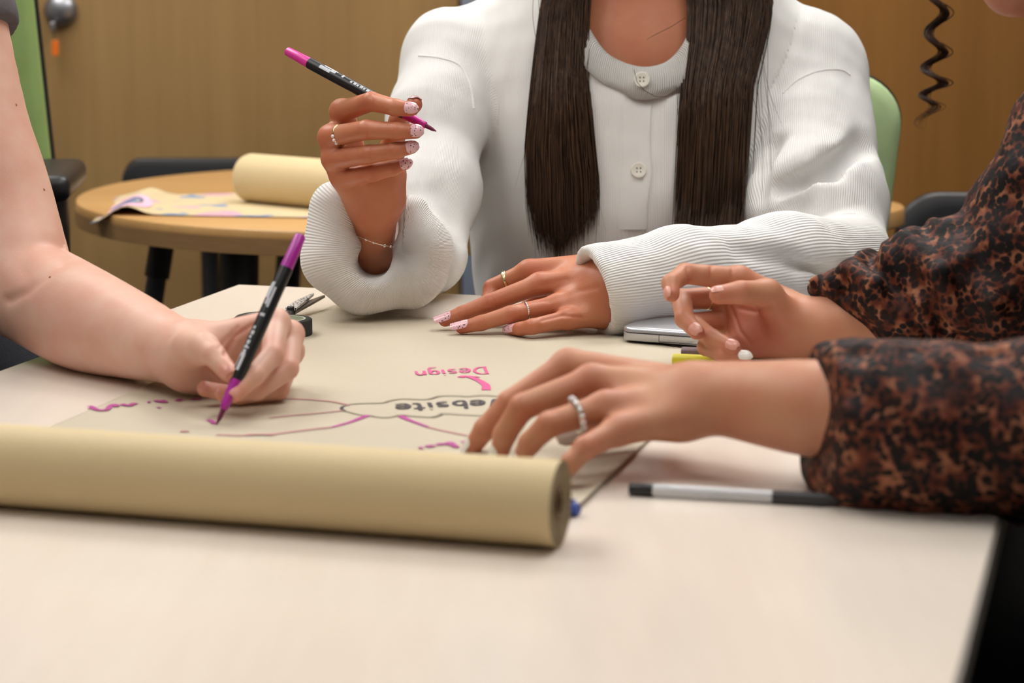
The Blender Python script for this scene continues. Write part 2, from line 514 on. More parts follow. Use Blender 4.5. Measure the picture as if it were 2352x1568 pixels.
# ================================================================== kraft paper and its roll
def kraft(name, c1, c2):
    m, nt, b = nodes(name)
    v = coord(nt); n1 = noise(nt, v, 5, 3); n2 = noise(nt, v, 500, 3); n3 = noise(nt, coord(nt, (1, 12, 12)), 60, 2)
    col = mixc(nt, n1.outputs[0], srgb(*c1), srgb(*c2))
    col = mixc(nt, math_n(nt, 'MULTIPLY', n2.outputs[0], .10), col, srgb(120, 96, 66))
    nt.links.new(col, b.inputs['Base Color'])
    b.inputs['Roughness'].default_value = .62; b.inputs['Specular IOR Level'].default_value = .35
    bump(nt, b, n2.outputs[0], .0003, .6)
    return m
M_kraft = kraft('kraft_paper', (195, 184, 163), (203, 192, 171))
M_kraft2 = kraft('kraft_roll', (216, 194, 150), (222, 200, 156))
# paper frame: u along D2 (from roll right end to the left), v along D1
rR = T(1287, 1256); RR = .0278
paperR = T(1475, 1030); paperL = T(330, 890)
uL = D2 @ paperL; uR = D2 @ paperR
vN = D1 @ rR + RR                                   # line where the sheet leaves the roll
def UV(u, v, z=0.0): return D2 * u + D1 * v + A(0, 0, TZ + z)
# torn far edge: polyline in table coordinates
tpx = [(720, 700), (760, 703), (800, 708), (850, 714), (900, 720), (960, 730), (1010, 737), (1080, 745), (1200, 752), (1320, 762), (1420, 772), (1480, 783), (1545, 798), (1620, 812), (1700, 830)]
tt = [T(*a) for a in tpx]
tu = [D2 @ a for a in tt]; tv = [D1 @ a for a in tt]
us = np.linspace(uL, uR, 150)
rows = []
NV = 26
edge_v = np.interp(us, tu, tv) + .0022 * RNG.uniform(-1, 1, len(us)) + .0025 * np.sin(us * 90) + .0015 * np.sin(us * 260)
def sheet_z(u, v):
    z = .0006
    er = uR - u
    z += .0035 * math.exp(-(er / .010) ** 2) * max(0, 1 - (v - vN) / .45)          # right edge lifts slightly near the roll
    return z
for k in range(NV):
    f = k / (NV - 1)
    rows.append([UV(u, vN - RR + (edge_v[i] - vN + RR) * f, sheet_z(u, vN + (edge_v[i] - vN) * f)) for i, u in enumerate(us)])
root = thing('paper_roll', 'big kraft paper roll unrolled across the table, covered in pink marker writing', 'paper roll', UV((uL + uR) / 2, vN))
sheet = MB().grid(rows).build('paper_sheet', M_kraft, root, True)
md = sheet.modifiers.new('thick', 'SOLIDIFY'); md.thickness = .0004; md.offset = 1
# the roll: spiral cross-section swept along D2
ua, ub = D2 @ rR, (D2 @ rR) - .62
n = 150; turns = 5
sv = []; sf = []
sp = []
for i in range(n):
    th = 2 * math.pi * turns * i / (n - 1); r = RR - .0009 * turns * (1 - 0) * (1 - i / (n - 1)) - .0002
    sp.append((r, th))
cz = RR + .0006
cvv = D1 @ rR
def roll_pt(u, r, th): return UV(u, cvv - r * math.sin(th) * 1.0, cz - r * math.cos(th))
hi_n = 96
out = [(RR, 2 * math.pi * i / hi_n) for i in range(hi_n)]
mb = MB()
uu = np.linspace(ua, ub, 30)
ring = []
for u in uu:
    ring.append([roll_pt(u, RR * (1 + .006 * math.sin(3 * th + u * 9)), th) for r, th in out] + [roll_pt(u, RR * (1 + .006 * math.sin(u * 9)), 0)])
mb.grid(ring)
roll = mb.build('roll_body', M_kraft2, root, True)
M_end = pm('paper_roll_end', (150, 132, 100), .8, .12, 300)
mb = MB()
for t_ in range(7):                                     # wound layers seen on the end
    r1 = RR - .0002 - t_ * .0024; r0 = r1 - .0017
    a_ = [roll_pt(ua + .0002 - t_ * .0004, r1, 2 * math.pi * i / 48) for i in range(49)]
    b_ = [roll_pt(ua + .0002 - t_ * .0004, r0, 2 * math.pi * i / 48) for i in range(49)]
    c_ = [roll_pt(ua - .012, r0 - .0007, 2 * math.pi * i / 48) for i in range(49)]
    mb.grid([a_, b_, c_])
mb.build('roll_end', M_end, root, True)
M_core = pm('cardboard_core', (120, 98, 70), .85, .1, 100)
mb = MB(); mb.grid([[roll_pt(ua - .001, .0112, 2 * math.pi * i / 40) for i in range(41)], [roll_pt(ub, .0112, 2 * math.pi * i / 40) for i in range(41)], [roll_pt(ub, .0090, 2 * math.pi * i / 40) for i in range(41)], [roll_pt(ua - .001, .0090, 2 * math.pi * i / 40) for i in range(41)], [roll_pt(ua - .001, .0112, 2 * math.pi * i / 40) for i in range(41)]])
mb.build('roll_core', M_core, root, True)

# handwriting: flat ribbons of ink lying on the sheet
M_pink = pm('pink_ink', (214, 82, 140), .6, .12, 120)
M_pale = pm('pale_pink_ink', (198, 142, 140), .6, .10, 120)
M_mag = pm('magenta_ink', (176, 62, 140), .6, .12, 120)
M_black = pm('black_ink', (62, 54, 62), .6, .12, 120)
M_grey = pm('grey_ink', (140, 130, 108), .6, .12, 120)
def smooth_line(pts, n=8):
    pts = [np.array(p, float) for p in pts]
    if len(pts) < 3: return [pts[0] + (pts[-1] - pts[0]) * t for t in np.linspace(0, 1, n)]
    out = []
    for i in range(len(pts) - 1):
        p0, p1, p2, p3 = pts[max(i - 1, 0)], pts[i], pts[i + 1], pts[min(i + 2, len(pts) - 1)]
        for t in np.linspace(0, 1, n, endpoint=(i == len(pts) - 2)):
            out.append(.5 * ((2 * p1) + (-p0 + p2) * t + (2 * p0 - 5 * p1 + 4 * p2 - p3) * t * t + (-p0 + 3 * p1 - 3 * p2 + p3) * t ** 3))
    return out
INKZ = [.0014]
def ink(name, px, wdt, mat, parent=None, wend=None):
    pts = smooth_line([T(*a)[:2] for a in px])
    INKZ[0] += .000012
    L, R_ = [], []
    for i, p in enumerate(pts):
        d = nrm(pts[min(i + 1, len(pts) - 1)] - pts[max(i - 1, 0)]); nn = A(-d[1], d[0])
        ww = wdt if wend is None else wdt + (wend - wdt) * i / (len(pts) - 1)
        u, v = D2[:2] @ p, D1[:2] @ p
        z = TZ + sheet_z(u, v) + INKZ[0] - .0006 + 6e-6 * i
        L.append((*(p + nn * ww / 2), z)); R_.append((*(p - nn * ww / 2), z))
    return MB().grid([L, R_]).build(name, mat, parent or root)
zb = lambda pts: [(640 + x / 3.92, 680 + y / 3.92) for x, y in pts]
za = lambda pts: [(180 + x / 3.459, 820 + y / 3.459) for x, y in pts]
# cloud outline around the middle word
ink('ink_cloud', zb([(565, 1022), (600, 997), (660, 985), (800, 978), (940, 975), (1000, 956), (1120, 940), (1300, 945), (1380, 935), (1450, 915), (1600, 912), (1700, 918), (1830, 908), (1950, 915), (2080, 925), (2180, 960)]), .0026, M_grey)
ink('ink_cloud', zb([(600, 997), (568, 1016), (572, 1034), (600, 1048)]), .0030, M_black)
ink('ink_cloud', zb([(590, 1045), (720, 1080), (820, 1090), (900, 1105), (1000, 1105), (1100, 1085), (1200, 1095), (1380, 1105), (1440, 1090), (1480, 1072), (1600, 1080), (1800, 1090), (2000, 1085)]), .0026, M_grey)
ink('ink_cloud', zb([(1380, 1103), (1440, 1090), (1470, 1075)]), .0030, M_black)
# branches
ink('ink_branch', zb([(-60, 932), (0, 935), (200, 940), (400, 955), (520, 970), (640, 997)]), .0032, M_pale)
ink('ink_branch', zb([(-80, 1110), (100, 1090), (330, 1070), (580, 1045)]), .0034, M_pale)
ink('ink_branch', zb([(-560, 1262), (-300, 1268), (0, 1250), (200, 1225), (480, 1195)]), .0040, M_pale)
ink('ink_branch', zb([(470, 1197), (640, 1150), (740, 1112), (806, 1088)]), .0034, M_mag, wend=.0062)
ink('ink_branch', zb([(1100, 1088), (1130, 1110), (1200, 1140), (1350, 1195)]), .0070, M_mag, wend=.0034)
ink('ink_branch', zb([(1340, 1192), (1500, 1230), (1700, 1270)]), .0034, M_pale)
ink('ink_arrow', zb([(1868, 858), (1864, 815), (1800, 772), (1720, 742), (1680, 735)]), .0085, M_pink, wend=.0048)
ink('ink_arrow', zb([(1640, 745), (1662, 735), (1700, 735), (1760, 738), (1812, 744)]), .0075, M_pink, wend=.002)
# handwritten words, upside down from here: they read from the far side of the table
GLY = {'D': (.95, [[(.1, 0), (.1, 1)], [(.0, 1), (.5, .95), (.75, .5), (.5, .05), (.0, 0)]]), 'e': (.75, [[(.05, .32), (.55, .36), (.45, .6), (.2, .58), (.06, .3), (.25, .02), (.6, .1)]]),
       's': (.65, [[(.5, .55), (.2, .58), (.12, .42), (.42, .28), (.38, .06), (.05, .04)]]), 'i': (.35, [[(.12, .58), (.15, 0)], [(.12, .86), (.17, .9)]]),
       'g': (.75, [[(.5, .5), (.2, .58), (.06, .3), (.25, .05), (.5, .25), (.52, .55), (.5, -.3), (.1, -.38)]]), 'n': (.75, [[(.08, .58), (.1, 0), (.12, .35), (.35, .58), (.52, .4), (.55, 0)]]),
       'W': (1.2, [[(.0, 1), (.25, 0), (.5, .7), (.75, 0), (1.0, 1)]]), 'b': (.75, [[(.1, 1), (.1, .02), (.45, .05), (.52, .35), (.3, .55), (.1, .4)]]), 't': (.6, [[(.25, .95), (.25, .1), (.5, .04)], [(.02, .62), (.5, .66)]])}
def word(txt, start, end, h0, wdt, mat):
    tot = sum(GLY[ch][0] for ch in txt); x0 = 0.0
    for ch in txt:
        adv, sts = GLY[ch]
        for st in sts:
            pts = []
            for gx, gy in st:
                f = (x0 + gx) / tot
                pts.append((start[0] + (end[0] - start[0]) * f + 6 * gy, start[1] + (end[1] - start[1]) * f + h0 * gy))
            ink('ink_letter', pts, wdt, mat)
        x0 += adv
word('Design', (1117, 846), (947, 857), 15, .0028, M_pink)
word('Website', (1178, 919), (900, 933), 17, .0036, M_black)
# magenta word by the writing hand
for st in ([(85, 402), (110, 412), (140, 430), (180, 437), (225, 433), (255, 405), (285, 393), (315, 408)], [(345, 386), (370, 395), (410, 400), (435, 384), (460, 390)], [(548, 372), (575, 370)],
           [(610, 358), (640, 366), (690, 372), (660, 358)], [(785, 364), (805, 354), (830, 352)], [(900, 346), (940, 350), (980, 345)], [(630, 418), (650, 414)]):
    ink('ink_word', za(st), .0050, M_mag)
for st in ([(1030, 512), (1055, 522), (1085, 545)], [(1330, 632), (1450, 630), (1560, 634)], [(810, 604), (880, 604)]):
    ink('ink_word', za(st), .0045, M_mag if st[0][0] == 1030 else M_pale)
# magenta word half hidden by the roll
for st in ([(1335, 1362), (1360, 1372), (1400, 1362)], [(1430, 1358), (1455, 1350), (1490, 1352)], [(1505, 1356), (1540, 1338), (1570, 1358), (1605, 1380)], [(1655, 1335), (1700, 1326), (1745, 1338)], [(1260, 1386), (1300, 1382)]):
    ink('ink_word', zb(st), .0055, M_mag)
# ================================================================== pens and small things on the table
M_blackpl = pm('black_plastic', (24, 24, 27), .38, .08, 60)
M_magpl = pm('magenta_plastic', (205, 40, 150), .32, .08, 30)
M_purppl = pm('purple_plastic', (176, 44, 160), .32, .08, 30)
M_purpdk = pm('purple_tip_felt', (110, 26, 70), .7, .1, 200)
M_print = pm('white_print', (205, 208, 216), .5, .05, 90)
def cyl_patch(a, d, r, t0, t1, g0, g1, nrmv, nt=3, ng=6):
    """patch printed on a barrel: t along axis, g angle about the side that faces nrmv"""
    x = nrm(nrmv - d * (nrmv @ d)); y = np.cross(d, x)
    return [[a + d * t + (x * math.cos(g) + y * math.sin(g)) * r for g in np.linspace(g0, g1, ng)] for t in np.linspace(t0, t1, nt)]
def brush_marker(label, a, b, body, capm, tipm, face):
    """a: back end with coloured plug, b: writing tip"""
    a = np.array(a); b = np.array(b); L = np.linalg.norm(b - a); d = (b - a) / L
    t = thing('brush_marker', label, 'marker', np.minimum(a, b))
    r = .0057
    MB().lathe(a, b, [(0, .0036), (.0012, .0046), (.030, .0054), (.031, .0054)], 28).build('end_cap', capm, t, True)
    bl = MB().lathe(a, b, [(.0305, .0056), (.032, .0058), (.10, .0059), (L - .046, .0056), (L - .040, .0050)], 28).build('barrel', M_blackpl, t, True)
    MB().lathe(a, b, [(L - .040, .0049), (L - .030, .0044), (L - .020, .0038), (L - .0145, .0034), (L - .0135, .0022)], 28).build('nib_holder', body, t, True)
    MB().lathe(a, b, [(L - .0140, .0023), (L - .006, .0018), (L - .0005, .0004)], 16).build('brush_nib', tipm, t, True)
    f = nrm(np.array(face, float))
    rr = .00605
    def pr(t0, t1, g0, g1):
        MB().grid(cyl_patch(a, d, rr, t0, t1, g0, g1, f)).build('printed_mark', M_print, bl)
    pr(.046, .060, -.1, .55); pr(.050, .068, -.55, -.25); pr(.060, .066, -.2, .2); pr(.074, .0765, -.55, .15)
    for k in range(7):
        pr(.086 + .0042 * k, .0885 + .0042 * k + .0009 * (k % 2), -.10 - .12 * (k % 2), .28)
    pr(L - .062, L - .047, -.35, .10); pr(L - .062, L - .0605, -.35, .55); pr(L - .062, L - .049, .40, .55); pr(L - .068, L - .0665, -.4, .4)
    return t
brush_marker('black brush marker with purple tip, writing in the bare-armed hand', P(691, 540, 1.785), T(497, 976, .0012), M_purppl, M_purppl, M_purpdk, cv(-.55, .2, 1))
brush_marker('black brush marker with pink end held up in the raised tanned hand', P(659, 117, 2.20), P(1003, 302, 2.118), M_magpl, pm('pink_plastic', (222, 60, 160), .32, .08, 30), M_purpdk, cv(.3, .5, 1))

# ball pen
M_clear, nt_, b_ = nodes('clear_plastic')
b_.inputs['Base Color'].default_value = (.97, .98, 1, 1); b_.inputs['Roughness'].default_value = .06; b_.inputs['Transmission Weight'].default_value = .45; b_.inputs['IOR'].default_value = 1.45
n_ = noise(nt_, coord(nt_), 60); nt_.links.new(math_n(nt_, 'MULTIPLY', n_.outputs[0], .16), b_.inputs['Roughness'])
M_ink = pm('dark_ink_refill', (34, 34, 40), .4, .1, 100)
pa, pb = T(1445, 1122, .0047), T(1950, 1150, .0047)
L = np.linalg.norm(pb - pa)
t = thing('ball_pen', 'clear plastic ball pen with black end lying by the spotted near sleeve', 'pen', A(*((pa + pb) / 2)[:2], TZ))
bl = MB().lathe(pa, pb, [(.016, .0043), (.018, .0046), (.098, .0046), (.100, .0044), (.100, .0030), (.018, .0030)], 24, False).build('barrel', M_clear, t, True)
MB().lathe(pa, pb, [(.022, .0016), (.112, .0016)], 12).build('ink_tube', M_ink, t, True)
MB().lathe(pa, pb, [(0, .0034), (.001, .0044), (.0165, .0046), (.018, .0042)], 24).build('end_plug', M_blackpl, t, True)
MB().lathe(pa, pb, [(.1, .0046), (.104, .0047), (.134, .0045), (.146, .0022)], 24).build('grip', pm('smoky_rubber', (56, 54, 58), .45, .1, 100), t, True)
MB().lathe(pa, pb, [(.1455, .002), (.152, .0007)], 16).build('pen_point', M_steel, t, True)
MB().grid(cyl_patch(pa, nrm(pb - pa), .00468, .052, .078, .5, .8, A(0, -1, .5))).build('printed_mark', M_print, bl)
# blue pen behind the roll
M_blue = pm('blue_plastic', (28, 70, 165), .35, .08, 50)
e0 = T(1328, 1170, .0048); dd = nrm(-D2 * .95 + D1 * .30)
t = thing('blue_pen', 'blue plastic pen end poking out from behind the big paper roll', 'pen', A(*e0[:2], TZ))
MB().lathe(e0, e0 + dd, [(0, .0040), (.0012, .0048), (.024, .0050), (.025, .0046)], 24).build('pen_cap', M_blue, t, True)
MB().lathe(e0, e0 + dd, [(.024, .0044), (.12, .0044), (.135, .0020), (.14, .0006)], 24).build('barrel', M_blackpl, t, True)
MB().box(e0 + dd * .018 + A(0, 0, .0058), (.030, .003, .0012), np.array([dd, np.cross(Z3, dd), Z3]).T).build('pen_clip', M_blue, t)
# yellow and mauve markers under the far spotted hand
M_yel = pm('yellow_plastic', (232, 224, 50), .4, .06, 40)
M_mauve = pm('mauve_plastic', (112, 88, 90), .4, .08, 40)
def felt_pen(nm, label, a, d, m, m2, r, L=.135):
    a = np.array(a); d = nrm(d)
    t = thing(nm, label, 'marker', A(a[0], a[1], TZ))
    MB().lathe(a, a + d, [(0, r * .9), (.001, r), (.048, r), (.049, r * .96)], 24).build('pen_cap', m, t, True)
    MB().lathe(a, a + d, [(.049, r * .93), (L - .002, r * .93), (L, r * .8)], 24).build('barrel', m2, t, True)
felt_pen('highlighter', 'yellow capped marker lying on the paper beneath the cupped hand', T(1545, 826, .0060), D2 * 1.0 + D1 * .05, M_yel, M_blackpl, .0058)
felt_pen('felt_pen', 'mauve capped marker lying between the laptop and the yellow marker', T(1566, 808, .0052), D2 * 1.0 + D1 * .03, M_mauve, M_blackpl, .0050)

# closed laptop
M_alu = pm('aluminium', (196, 197, 202), .32, .03, 400, metal=.75, bmp=.00005, bscale=2000)
la = T(1424, 789)
lx = nrm(T(1640, 805) - la); lx[2] = 0; lx = nrm(lx); ly = A(-lx[1], lx[0], 0)
LW, LD = .305, .212
RL = np.array([lx, ly, Z3]).T
lc = la + lx * LW / 2 + ly * LD / 2
t = thing('laptop', 'closed silver laptop lying under the white sleeve and the cupped hand', 'laptop', A(lc[0], lc[1], TZ))
def rrect(w, d, r, n=6):
    o = []
    for cx_, cy_, g0 in ((w - r, r, -90), (w - r, d - r, 0), (r, d - r, 90), (r, r, 180)):
        for k in range(n + 1):
            g = math.radians(g0 + 90 * k / n); o.append((cx_ + r * math.cos(g), cy_ + r * math.sin(g)))
    return o
def slab(w, d, r, zs):
    """zs: list of (z, inset)"""
    mb = MB(); v = []; f = []
    for z, ins in zs:
        for (x, y) in rrect(w - 2 * ins, d - 2 * ins, max(r - ins, .001)):
            v.append(la + lx * (x + ins) + ly * (y + ins) + A(0, 0, z))
    n = len(v) // len(zs)
    for k in range(len(zs) - 1):
        for i in range(n): f.append([k * n + i, k * n + (i + 1) % n, (k + 1) * n + (i + 1) % n, (k + 1) * n + i])
    f.append(list(range(n))[::-1]); f.append([(len(zs) - 1) * n + i for i in range(n)])
    return mb.add(v, f)
base = slab(LW, LD, .012, [(.0022, .006), (.0035, .001), (.0045, 0), (.0108, 0), (.0112, .0006)]).build('base', M_alu, t, True)
slab(LW, LD, .012, [(.0118, .0006), (.0122, 0), (.0150, .0004), (.0165, .002), (.0172, .006)]).build('lid', M_alu, t, True)
slab(LW - .01, LD - .01, .012, [(.0100, .004), (.0125, .004)]).build('hinge_gap', M_blackpl, t)
for (fx, fy) in ((.02, .02), (LW - .02, .02), (.02, LD - .02), (LW - .02, LD - .02)):
    cfx = la + lx * fx + ly * fy
    MB().lathe(cfx, cfx + Z3, [(0, .006), (.0025, .007)], 16).build('rubber_foot', M_blackpl, t, True)
MB().box(la + lx * .040 + ly * (-.00005) + A(0, 0, .0078), (.0004, .0004, .0066), RL).build('panel_seam', M_dark, base)
MB().box(la + lx * .17 + ly * (-.00005) + A(0, 0, .0046), (.26, .0004, .0005), RL).build('panel_seam', M_dark, base)

# roll of black tape
c = T(657, 770)
t = thing('tape_roll', 'small roll of black tape with pale core beside the scissors', 'tape', c)
MB().lathe(c, c + Z3, [(.0008, .0195), (.0008, .0250), (.0018, .0262), (.0158, .0262), (.0170, .0250), (.0170, .0195)], 48, False).build('tape', pm('black_cloth_tape', (38, 40, 40), .7, .12, 300), t, True)
MB().lathe(c, c + Z3, [(.0008, .0196), (.0171, .0196), (.0171, .0180), (.0008, .0180), (.0008, .0196)], 48, False).build('core', pm('pale_green_card', (186, 196, 176), .7, .06, 60), t, True)

# scissors
s0, s1 = T(655, 735, .010), T(743, 707, .010)
sd = nrm(s1 - s0); sd[2] = 0; sd = nrm(sd); sn = A(-sd[1], sd[0], 0)
pv = T(668, 732); pv[2] = TZ
t = thing('scissors', 'small scissors with spotted blade lying above the black tape roll', 'scissors', pv)
m_, nt_, b_ = nodes('spotted_blade')
vo = nt_.nodes.new('ShaderNodeTexVoronoi'); nt_.links.new(coord(nt_), vo.inputs['Vector']); vo.inputs['Scale'].default_value = 420
nt_.links.new(ramp(nt_, vo.outputs['Distance'], [(.34, (.015, .013, .012, 1)), (.48, (.75, .72, .70, 1))]), b_.inputs['Base Color'])
b_.inputs['Roughness'].default_value = .35; M_spot = m_
def blade(ang, z, mat, nm, ln=.062):
    d = nrm(sd * math.cos(ang) + sn * math.sin(ang)); nn = A(-d[1], d[0], 0)
    o = [(0, -.006), (0, .006), (ln * .55, .0058), (ln, .0008), (ln, -.0012), (ln * .5, -.004)]
    up = A(0, 0, .10)
    mb = MB(); v = []
    for zz in (0, .0026):
        for x, y in o: v.append(pv + d * x + nn * y + A(0, 0, z + zz + x * .10))
    k = len(o)
    f = [list(range(k))[::-1], list(range(k, 2 * k))] + [[i, (i + 1) % k, k + (i + 1) % k, k + i] for i in range(k)]
    mb.add(v, f).build(nm, mat, t)
blade(.10, .0090, M_spot, 'spotted_blade'); blade(-.04, .0055, pm('grey_blade', (128, 120, 112), .35, .1, 80, metal=.5), 'lower_blade', .070)
MB().lathe(pv + A(0, 0, .003), pv + A(0, 0, .013), [(0, .004), (.009, .004), (.010, .003)], 16).build('pivot_screw', M_blackpl, t, True)
for k, (an, off) in enumerate(((2.95, .016), (-2.85, -.016))):
    d = nrm(sd * math.cos(an) + sn * math.sin(an))
    hc = pv - sd * .052 + sn * off + A(0, 0, .007)
    MB().tube([pv + A(0, 0, .006), pv + (hc - pv) * .3 + A(0, 0, .0), pv + (hc - pv) * .62], [.005, .0045, .004], 10).build('shank', M_blackpl, t, True)
    ring_ = [hc + sd * math.cos(g) * .021 + sn * math.sin(g) * .013 for g in np.linspace(0, 2 * math.pi, 24, False)]
    MB().tube(ring_, .0042, 8, True).build('finger_loop', M_blackpl, t, True)
# ================================================================== things in the background
M_beech = wood('beech_top', (186, 140, 84), (206, 162, 104), (.4, 3, 1), .38, 2.5)
M_beeche = pm('beech_edge', (158, 122, 80), .5, .1, 20, stretch=(1, 1, 8))
M_greyleg = pm('grey_metal', (72, 76, 86), .5, .1, 40)
RC_ = A(-.195, 3.44, 0); RRd = .488
t = thing('round_table', 'round beech table with black legs in front of the wooden doors', 'table', RC_)
n = 72
circ = lambda r: [(RC_[0] + r * math.cos(2 * math.pi * i / n), RC_[1] + r * math.sin(2 * math.pi * i / n)) for i in range(n)]
MB().lathe(RC_ + A(0, 0, TZ - .012), RC_ + A(0, 0, TZ), [(0, RRd), (.010, RRd), (.012, RRd - .002)], n).build('tabletop', M_beech, t, True)
MB().lathe(RC_ + A(0, 0, TZ - .036), RC_ + A(0, 0, TZ), [(0, RRd - .004), (.001, RRd + .0012), (.0235, RRd + .0012), (.0237, RRd - .004)], n).build('table_edge', M_beeche, t, True)
for px0, py0, px1, py1, zz in ((378, 540, 352, 690, 3.30), (550, 545, 549, 690, 3.12)):
    a_ = P(px0, py0, zz); a_[2] = TZ - .036; b_ = P(px1, py1, zz); k = (a_[2] - .0) / max(a_[2] - b_[2], .01); b_ = a_ + (b_ - a_) * k
    r_ = .019 if px0 < 400 else .028
    lg = MB().lathe(a_, b_, [(0, r_), (.075 if px0 < 400 else .5, r_)], 24).build('leg', M_blackmet, t, True)
    Ln = np.linalg.norm(b_ - a_)
    MB().lathe(a_, b_, [(.07, r_ * .8), (Ln - .01, r_ * .8), (Ln, r_)], 20).build('leg_tube', M_greyleg if px0 < 400 else M_blackmet, lg, True)
for g in (.7, 2.2):
    a_ = RC_ + A(.3 * math.cos(g), .3 * math.sin(g), TZ - .036); b_ = RC_ + A(.42 * math.cos(g), .42 * math.sin(g), 0)
    MB().lathe(a_, b_, [(0, .022), (np.linalg.norm(b_ - a_), .022)], 20).build('leg', M_blackmet, t, True)
# second kraft roll lying on the round table
def PT(px, py, h=0.0): return T(px, py, h)
ra = T(540, 468, 0); rb = T(790, 492, 0); rr = .037
rd = nrm(rb - ra); side = A(-rd[1], rd[0], 0)
c0 = ra + side * rr * .75; c0[2] = TZ + rr + .001
t = thing('kraft_roll', 'spare kraft paper roll lying on the round table behind', 'paper roll', A(c0[0], c0[1], TZ))
MB().lathe(c0, c0 + rd, [(.0, .018), (0, rr - .008), (.002, rr - .002), (.008, rr), (.30, rr), (.30, .018), (0, .018)], 56, False).build('roll_body', M_kraft2, t, True)
MB().lathe(c0, c0 + rd, [(.001, .0182), (.299, .0182), (.299, .0165), (.001, .0165), (.001, .0182)], 32, False).build('roll_core', M_core, t, True)
# drawn sheet with a curled corner
m_, nt_, b_ = nodes('painted_sheet')
v_ = coord(nt_); n1 = noise(nt_, v_, 9, 2); n2 = noise(nt_, v_, 14, 2)
col = mixc(nt_, ramp(nt_, n1.outputs[0], [(.56, (0, 0, 0, 1)), (.60, (1, 1, 1, 1))]), srgb(206, 186, 146), srgb(206, 160, 176))
col = mixc(nt_, ramp(nt_, n2.outputs[0], [(.60, (0, 0, 0, 1)), (.63, (1, 1, 1, 1))]), col, srgb(120, 140, 170))
nt_.links.new(col, b_.inputs['Base Color']); b_.inputs['Roughness'].default_value = .7
corners = [T(215, 490), T(700, 496), T(740, 470), T(520, 425), T(300, 448)]
sA, sB, sC, sD = T(228, 494), T(760, 503), T(760, 440), T(290, 452)
gr = []
for j in range(14):
    row_ = []
    for i in range(40):
        fu, fv = i / 39, j / 13
        p = (sA * (1 - fu) + sB * fu) * (1 - fv) + (sD * (1 - fu) + sC * fu) * fv
        lift = math.exp(-((fu) / .06) ** 2)
        p = p + A(-.012 * lift, -.01 * lift, .0015 - .014 * lift * (1 - fv) + .012 * math.exp(-((fu - .12) / .07) ** 2))
        row_.append(p)
    gr.append(row_)
t = thing('painted_sheet', 'brown paper sheet with pink and blue drawings curling off the round table', 'paper', A(*sA[:2], TZ))
sh = MB().grid(gr).build('sheet', m_, t, True)
md = sh.modifiers.new('thick', 'SOLIDIFY'); md.thickness = .0006; md.offset = 1
def ring_patch(r0, r1, mat, u0, v0, du, dv):
    def at(fu, fv):
        i = min(max(fu * 39, 0), 38.99); j = min(max(fv * 13, 0), 12.99); a_, b_ = int(i), int(j); x, y = i - a_, j - b_
        return (gr[b_][a_] * (1 - x) + gr[b_][a_ + 1] * x) * (1 - y) + (gr[b_ + 1][a_] * (1 - x) + gr[b_ + 1][a_ + 1] * x) * y + A(0, 0, .0016)
    MB().grid([[at(u0 + du * r * math.cos(g), v0 + dv * r * math.sin(g)) for g in np.linspace(0, 2 * math.pi, 40)] for r in (r0, r1)]).build('painted_ring', mat, sh, True)
ring_patch(.62, 1.0, pm('pale_pink_paint', (232, 186, 206), .7, .06, 50), .10, .30, .10, .28)
ring_patch(.0, .58, pm('blue_grey_paint', (96, 110, 140), .7, .1, 50), .10, .30, .10, .28)

# chairs
M_green = pm('green_fabric', (190, 216, 160), .85, .05, 30, bmp=.0006, bscale=700)
M_green2 = pm('green_fabric_dark', (138, 165, 98), .85, .05, 30, bmp=.0006, bscale=700)
M_blackfab = pm('black_fabric', (24, 24, 26), .9, .1, 60)
def pad(w, h, th, r, n=10):
    """rounded-rectangle cushion in local x (width) z (height) y (thickness, front -y)"""
    v = []; f = []
    o = []
    for cx_, cy_, g0 in ((w / 2 - r, -h / 2 + r, -90), (w / 2 - r, h / 2 - r, 0), (-w / 2 + r, h / 2 - r, 90), (-w / 2 + r, -h / 2 + r, 180)):
        for k in range(n + 1):
            g = math.radians(g0 + 90 * k / n); o.append((cx_ + r * math.cos(g), cy_ + r * math.sin(g)))
    m = len(o)
    prof = [(.82, -th * .5 - .004), (.93, -th * .5), (.985, -th * .32), (1.0, 0), (.985, th * .32), (.93, th * .5), (.82, th * .5)]
    for s_, y in prof:
        for x, z in o:
            sx = (abs(x) - (1 - s_) * min(w, h) / 2) / abs(x) if abs(x) > 1e-6 else 1
            v.append((x - math.copysign((1 - s_) * min(w, h) / 2, x), y, z - math.copysign((1 - s_) * min(w, h) / 2, z)))
    for k in range(len(prof) - 1):
        for i in range(m): f.append([k * m + i, k * m + (i + 1) % m, (k + 1) * m + (i + 1) % m, (k + 1) * m + i])
    f.append(list(range(m))[::-1]); f.append([(len(prof) - 1) * m + i for i in range(m)])
    return v, f
